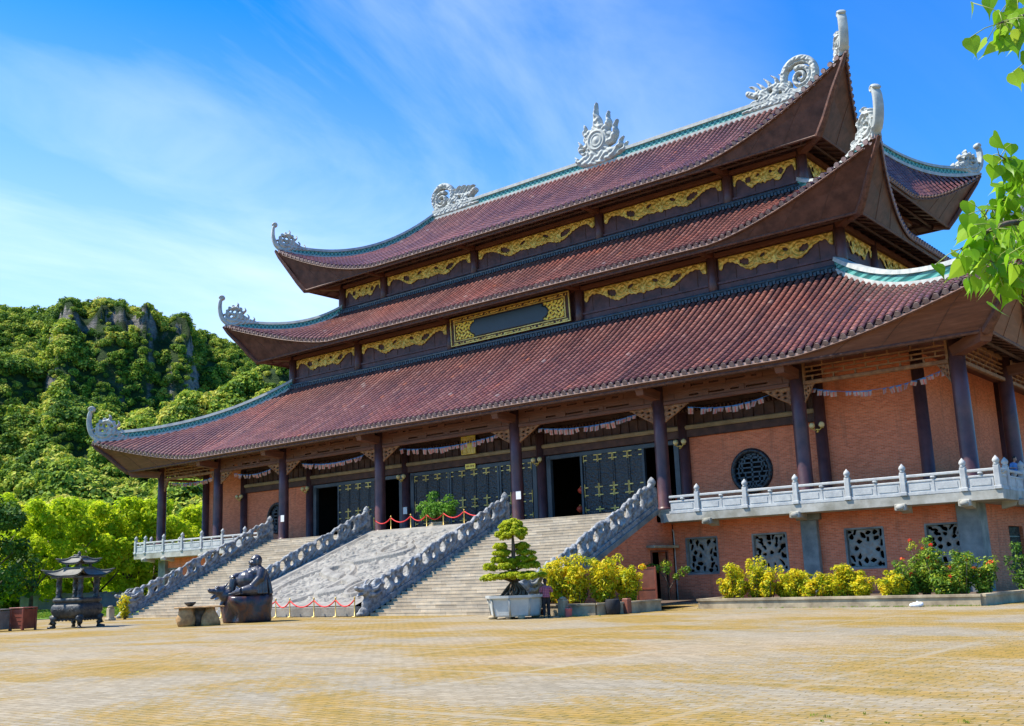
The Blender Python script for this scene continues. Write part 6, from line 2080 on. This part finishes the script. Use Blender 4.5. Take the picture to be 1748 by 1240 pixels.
# seated statue on its rock
bd = empty('buddha_statue', (3.26, -17.7, 1.27), radians(-112), 'glossy dark statue of a laughing bald monk seated on a rock', 'statue')
b = MB()
E_ = b.ell
E_((-.42, 0, 1.64), (.285, .275, .30)); E_((-.28, 0, 1.51), (.23, .25, .19)); E_((-.08, 0, 1.59), (.055, .07, .065)); E_((-.42, .28, 1.57), (.075, .05, .19)); E_((-.42, -.28, 1.57), (.075, .05, .19))
E_((-.13, .13, 1.53), (.08, .08, .07)); E_((-.13, -.13, 1.53), (.08, .08, .07)); E_((-.14, 0, 1.38), (.10, .14, .07)); E_((-.20, 0, 1.73), (.08, .19, .035)); E_((-.16, 0, 1.455), (.07, .12, .025))
b.tube([(-.48, 0, 1.2), (-.44, 0, 1.45)], .22, 12)
E_((-.42, 0, 1.10), (.42, .58, .34)); E_((.0, 0, .74), (.52, .58, .46)); E_((-.45, 0, .58), (.52, .70, .62)); E_((-.40, 0, .24), (.62, .80, .30))
E_((-.14, .24, 1.05), (.24, .24, .17)); E_((-.14, -.24, 1.05), (.24, .24, .17))
for s, pts in ((1, [(-.52, .62, 1.20), (-.40, .78, .78), (-.05, .74, .45), (.16, .62, .34)]), (-1, [(-.48, -.62, 1.20), (-.05, -.78, .95), (.34, -.58, .92), (.55, -.46, .92)])):
    b.tube(pts, [.23, .21, .17, .12], 12)
    h_ = Vector(pts[-1]); d_ = (Vector(pts[-1]) - Vector(pts[-2])).normalized(); sd = Vector((-d_.y, d_.x, 0))
    E_(h_ + d_ * .06, (.13, .12, .08))
    for k in range(5):
        o_ = sd * (.05 * (k - 2)); b.tube([h_ + d_ * .08 + o_, h_ + d_ * .17 + o_ * 1.2 - Vector((0, 0, .02)), h_ + d_ * (.23 - .015 * abs(k - 2)) + o_ * 1.2 - Vector((0, 0, .06))], [.038, .034, .026], 6)
b.tube([(-.35, -.40, .35), (.20, -.50, .64), (.56, -.46, .76)], [.34, .27, .20], 12); b.tube([(.56, -.46, .76), (.64, -.42, .40), (.66, -.40, .08)], [.21, .17, .14], 12); E_((.78, -.40, .07), (.2, .11, .08))
b.tube([(-.40, .46, .26), (.12, .74, .26), (.42, .64, .22)], [.34, .26, .20], 12); b.tube([(.42, .64, .22), (.60, .36, .16), (.74, .12, .10)], [.19, .15, .10], 12); E_((.80, .06, .08), (.17, .11, .08))
# robe hanging at the back and over the lap
for k in range(9):
    y = -.56 + .14 * k; b.tube([(-.66 - .08 * (k % 2), y * .95, 1.18), (-.86 - .05 * (k % 2), y * 1.15, .6), (-.95, y * 1.25, .02)], [.10, .11, .12], 8)
for k in range(6):
    y = -.5 + .2 * k; b.tube([(-.1, y, .42), (.3, y * .9, .25), (.62, y * .7, .06)], [.10, .10, .08], 8)
for k in range(4):
    b.tube([(-.72 + .13 * k, .62 + .03 * k, 1.1 - .07 * k), (-.66 + .13 * k, .82, .7), (-.7 + .13 * k, .86, .05)], [.06, .06, .07], 7)
fig = b.build('figure', 'fur_rock', bd); remesh(fig, .024, 1)
b = MB()
for t in np.linspace(0, 2 * pi, 34)[:-1]:
    b.ell((-.22 + .20 * cos(t), .36 * sin(t), 1.20 + .17 * -cos(t)), (.04, .04, .04), 7, 5)
b.build('bead_necklace', 'fur_rock', bd)
b = MB()
b.ell((1.28, -.2, .22), (.32, .26, .26)); b.ell((1.62, -.2, .26), (.24, .17, .12)); b.ell((1.55, -.2, .0), (.22, .14, .09), rot=(0, .5, 0)); b.ell((1.80, -.2, .33), (.08, .12, .07)); b.ell((1.42, -.05, .42), (.08, .07, .08)); b.ell((1.42, -.35, .42), (.08, .07, .08))
b.tube([(1.2, -.2, .35), (1.0, -.2, .5), (.85, -.2, .72)], [.10, .06, .02], 7); b.tube([(1.2, -.2, .0), (1.1, -.2, -.25), (1.25, -.2, -.45), (1.15, -.2, -.6)], [.14, .10, .07, .03], 8); b.ell((1.0, -.2, .05), (.35, .3, .3))
remesh(b.build('beast_head', 'fur_rock', bd), .03, 2)
rk = empty('rock_plinth', (3.26, -17.7, 0), radians(-105), 'polished dark red and grey rock carrying the seated statue', 'rock')
b = MB(); nn_ = 40; prof = [(.96, 0), (1.0, .1), (1.02, .4), (1.06, .75), (1.08, 1.0), (1.04, 1.2), (.98, 1.28), (.6, 1.29), (.1, 1.28)]
rr = random.Random(11); ph = [rr.uniform(0, 6) for _ in range(6)]
vs = []
for r, z in prof:
    for k in range(nn_):
        a = 2 * pi * k / nn_
        sq_ = 1 / max(abs(cos(a)) ** 5 + abs(sin(a)) ** 5, 1e-6) ** (1 / 5)
        q = r * sq_ * (1 + .05 * sin(3 * a + ph[0] + z * 2) + .03 * sin(7 * a + ph[1] - z * 4) + .02 * sin(13 * a + ph[2] + z * 7))
        hol = math.exp(-((a - .55) / .42) ** 2 - ((z - .35) / .42) ** 2)
        q *= 1 - .35 * hol
        vs.append((q * cos(a) * 1.02, q * sin(a) * .86, z + (.05 * sin(2 * a + ph[3]) if z > .9 else 0)))
b.add(vs, [(i * nn_ + k, i * nn_ + (k + 1) % nn_, (i + 1) * nn_ + (k + 1) % nn_, (i + 1) * nn_ + k) for i in range(len(prof) - 1) for k in range(nn_)] + [tuple(range(8 * nn_, 9 * nn_)), tuple(range(nn_))[::-1]], True)
b.build('rock', 'jade_rock', rk)

# ------------------------------------------------------------------ people
def person(name, loc, rz, label, top, pants, h=1.56, pose=0):
    """x right, y forward"""
    e = empty(name, loc, rz, label, 'person')
    s = h / 1.60
    e.scale = (s, s, s)
    b = MB()
    lean = .06
    b.ell((.0, .05 + lean, 1.49), (.075, .095, .115)); b.ell((0, .13 + lean, 1.47), (.02, .025, .03)); b.ell((.0, .11 + lean, 1.42), (.05, .05, .04))
    b.ell((.078, .05 + lean, 1.48), (.012, .022, .032)); b.ell((-.078, .05 + lean, 1.48), (.012, .022, .032))
    b.tube([(0, .03, 1.26), (0, .03 + lean, 1.40)], .052, 10)
    b.tube([(0, 0, .88), (0, .0, 1.05), (0, .02, 1.2), (0, .02, 1.29)], [.15, .125, .15, .09], 12)
    arms = {-1: [(-.17, .02, 1.26), (-.24, .05, 1.02), (-.16, .24, .95)], 1: [(.17, .02, 1.26), (.28, .0, 1.04), (.17, .20, 1.02)]}
    for sg, pts in arms.items():
        b.tube(pts, [.052, .042, .030], 9)
        h_ = Vector(pts[-1]); d_ = (Vector(pts[-1]) - Vector(pts[-2])).normalized(); sd = Vector((-d_.y, d_.x, 0)).normalized()
        b.ell(h_ + d_ * .04, (.036, .045, .02))
        for k in range(4): b.tube([h_ + d_ * .06 + sd * (.018 * (k - 1.5)), h_ + d_ * (.11 + .008 * (k in (1, 2))) + sd * (.02 * (k - 1.5)) - Vector((0, 0, .015)), h_ + d_ * (.135 + .01 * (k in (1, 2))) + sd * (.02 * (k - 1.5)) - Vector((0, 0, .035))], [.010, .009, .008], 6)
        b.tube([h_ + d_ * .02 + sd * .03 * -sg, h_ + d_ * .06 + sd * .055 * -sg, h_ + d_ * .09 + sd * .05 * -sg], [.011, .010, .009], 6)
    for sg in (-1, 1):
        b.tube([(sg * .085, 0, .9), (sg * .095, .02, .48), (sg * .10, -.01, .07)], [.09, .060, .040], 10); b.ell((sg * .10, .06, .04), (.042, .11, .04))
    remesh(b.build('body', 'skin', e), .013, 2)
    b = MB()
    b.tube([(0, -.005, .82), (0, 0, 1.0), (0, .015, 1.2), (0, .02, 1.30)], [.185, .155, .165, .10], 14); b.ell((0, .02, 1.24), (.20, .10, .08))
    for sg, pts in arms.items(): b.tube([pts[0], [(a + c) / 2 for a, c in zip(pts[0], pts[1])], pts[1]], [.072, .065, .055], 10)
    remesh(b.build('shirt', top, e), .016, 3)
    b = MB()
    b.ell((0, 0, .88), (.175, .13, .12))
    for sg in (-1, 1): b.tube([(sg * .085, 0, .88), (sg * .095, .02, .48), (sg * .10, -.01, .08)], [.105, .078, .062], 12)
    remesh(b.build('trousers', pants, e), .016, 3)
    b = MB(); b.ell((0, .035 + lean, 1.52), (.086, .10, .105)); b.ell((0, -.02 + lean, 1.42), (.07, .05, .11)); b.ell((0, -.045 + lean, 1.47), (.045, .045, .05))
    o = remesh(b.build('hair', 'hair_black', e), .014, 2)
    b = MB()
    for sg in (-1, 1): b.ell((sg * .10, .06, .03), (.05, .125, .035))
    b.build('shoes', 'black_cloth', e)
    return e
person('person', (19.30, -14.85, 0), atan2(.79, -.61) - pi / 2 + .25, 'woman in a pink checked shirt and black trousers seen from behind by the bonsai pot', 'check_shirt', 'black_cloth', 1.56)
person('person', (33.15, 3.9, H - .06), -1.9, 'dark haired person in a blue top behind the side railing of the terrace', 'blue_cloth', 'black_cloth', 1.56)

# ------------------------------------------------------------------ bodhi tree reaching in at the right
def bodhi():
    base = Vector((CAM[0], CAM[1], 0)) + Vector((cR.x, cR.y, 0)) * 6.4 + Vector((cF.x, cF.y, 0)) * 5.6
    e = empty('bodhi_tree', base, 0, 'heart leaved bodhi tree whose sunlit leafy twigs hang in at the upper right', 'tree')
    def P(u, v, d):   # a point of the crown, from the camera's own axes
        w = Vector(CAM) + (cR * ((u - 874) / 1786.2) - cU * ((v - 620) / 1786.2) + cF) * d
        return w - base
    b = MB()
    fork = Vector((-.3, .1, 2.3))
    b.tube([(0, 0, -.2), (.05, 0, .8), (-.1, .05, 1.6), fork, (-.35, .2, 3.6), (-.2, .3, 5.2)], [.22, .17, .15, .14, .10, .05], 12)
    rg = np.random.default_rng(21)
    lv = []     # leaf anchors: position, twig direction
    def twig(pts, n, r0=.012, spread=.10):
        pts = [Vector(p) for p in pts]
        c = bez([tuple(p) for p in pts], 6); b.tube([Vector(p) for p in c], list(np.linspace(r0, .003, len(c))), 6)
        for k in range(n):
            t = .12 + .88 * (k + rg.random() * .5) / n
            i = min(int(t * (len(c) - 1)), len(c) - 2); p = c[i] + (c[i + 1] - c[i]) * (t * (len(c) - 1) - i)
            lv.append((Vector(p), spread))
    twig([fork, P(2050, 560, 5.3), P(1860, 430, 5.0), P(1735, 380, 4.75), P(1640, 425, 4.6)], 120, .05)
    twig([P(1860, 430, 5.0), P(1790, 330, 5.0), P(1735, 285, 4.9), P(1705, 265, 4.85)], 46, .014)
    twig([P(1860, 430, 5.0), P(1780, 440, 4.7), P(1720, 460, 4.6), P(1690, 445, 4.55)], 64, .014)
    twig([P(1800, 400, 4.95), P(1750, 345, 5.2), P(1700, 345, 5.3), P(1680, 370, 5.3)], 56, .012)
    twig([P(1900, 430, 5.0), P(1810, 400, 4.4), P(1760, 420, 4.4)], 50, .012)
    twig([P(1800, 390, 4.95), P(1740, 400, 5.0), P(1690, 410, 5.0), P(1650, 430, 5.0)], 46, .012)
    twig([(-.35, .2, 3.6), P(1960, 0, 5.2), P(1820, 10, 5.0), P(1740, 30, 4.8), P(1705, 40, 4.7)], 60, .03)
    twig([P(1840, 10, 5.0), P(1790, 80, 4.9), P(1762, 105, 4.8)], 14, .01)
    twig([P(1820, 10, 5.0), P(1760, -30, 5.1), P(1735, -10, 5.1)], 30, .01)
    for k in range(46):     # the rest of the crown, outside the picture
        a = rg.uniform(0, 2 * pi); q = rg.uniform(1.0, 2.1); z = rg.uniform(3.6, 6.2)
        p = Vector((q * cos(a), q * sin(a), z))
        if (p + base - Vector(CAM)).dot(cF) > .5:
            w = p + base - Vector(CAM); uu = 874 + 1786 * w.dot(cR) / w.dot(cF)
            if uu < 1900: continue
        twig([(-.3, .2, rg.uniform(3, 4.6)), p * .6 + Vector((0, 0, z * .35)), p], 44, .02, .34)
    b.build('trunk', 'bark', e)
    # heart shaped leaf with a drip tip, midrib fold
    out = [(0, 0), (.26, -.07), (.43, .06), (.46, .25), (.36, .48), (.20, .70), (.075, .88), (.03, 1.05), (0, 1.28)]
    mid = [(0, 0), (0, .0), (0, .06), (0, .25), (0, .48), (0, .70), (0, .88), (0, 1.05), (0, 1.28)]
    V0 = []; F0 = []
    for sg in (1, -1):
        o0 = len(V0)
        for (x, y), (mx, my) in zip(out, mid):
            cv = -.16 * y * y
            V0.append((sg * x, y, .16 * x + cv)); V0.append((mx, my, cv))
        for i in range(1, 8):
            F0.append((o0 + 2 * i, o0 + 2 * i + 2, o0 + 2 * i + 3, o0 + 2 * i + 1))
        F0.append((o0 + 1, o0 + 2, o0 + 3, o0 + 0))
    V0 = np.array(V0); F0 = np.array(F0)
    VV = []; FF = []; TT = []; off = 0
    st = MB()
    for p, spread in lv:
        s = rg.uniform(.060, .105)
        q = np.array(p) + rg.normal(0, spread * .5, 3) + np.array([0, 0, -.03])
        # hanging: leaf axis downward with outward lean
        ax = np.array([rg.normal(0, .45), rg.normal(0, .45), -1.0 + rg.normal(0, .35)]); ax /= np.linalg.norm(ax)
        nn = np.cross(ax, rg.normal(size=3)); nn /= np.linalg.norm(nn); sd = np.cross(ax, nn)
        V = V0 * s
        VV.append(q + V[:, :1] * sd + V[:, 1:2] * ax + V[:, 2:3] * nn * rg.choice([-1, 1])); FF.append(F0 + off); off += len(V0)
        TT.append(np.full(len(V0), np.clip(rg.normal(.5, .22), 0, 1)))
        st.tube([p, (Vector(p) + Vector(q)) / 2 + Vector((0, 0, .01)), Vector(q)], .0022, 4)
    put('leaves', raw_mesh('leaves', np.concatenate(VV), np.concatenate(FF), 'leaf_bodhi', np.concatenate(TT), smooth=True), e)
    st.build('leaf_stalk', 'leaf_stalk_green', e)
plain('leaf_stalk_green', (.20, .30, .05), (.34, .36, .10), 5, .6, 0)
bodhi()
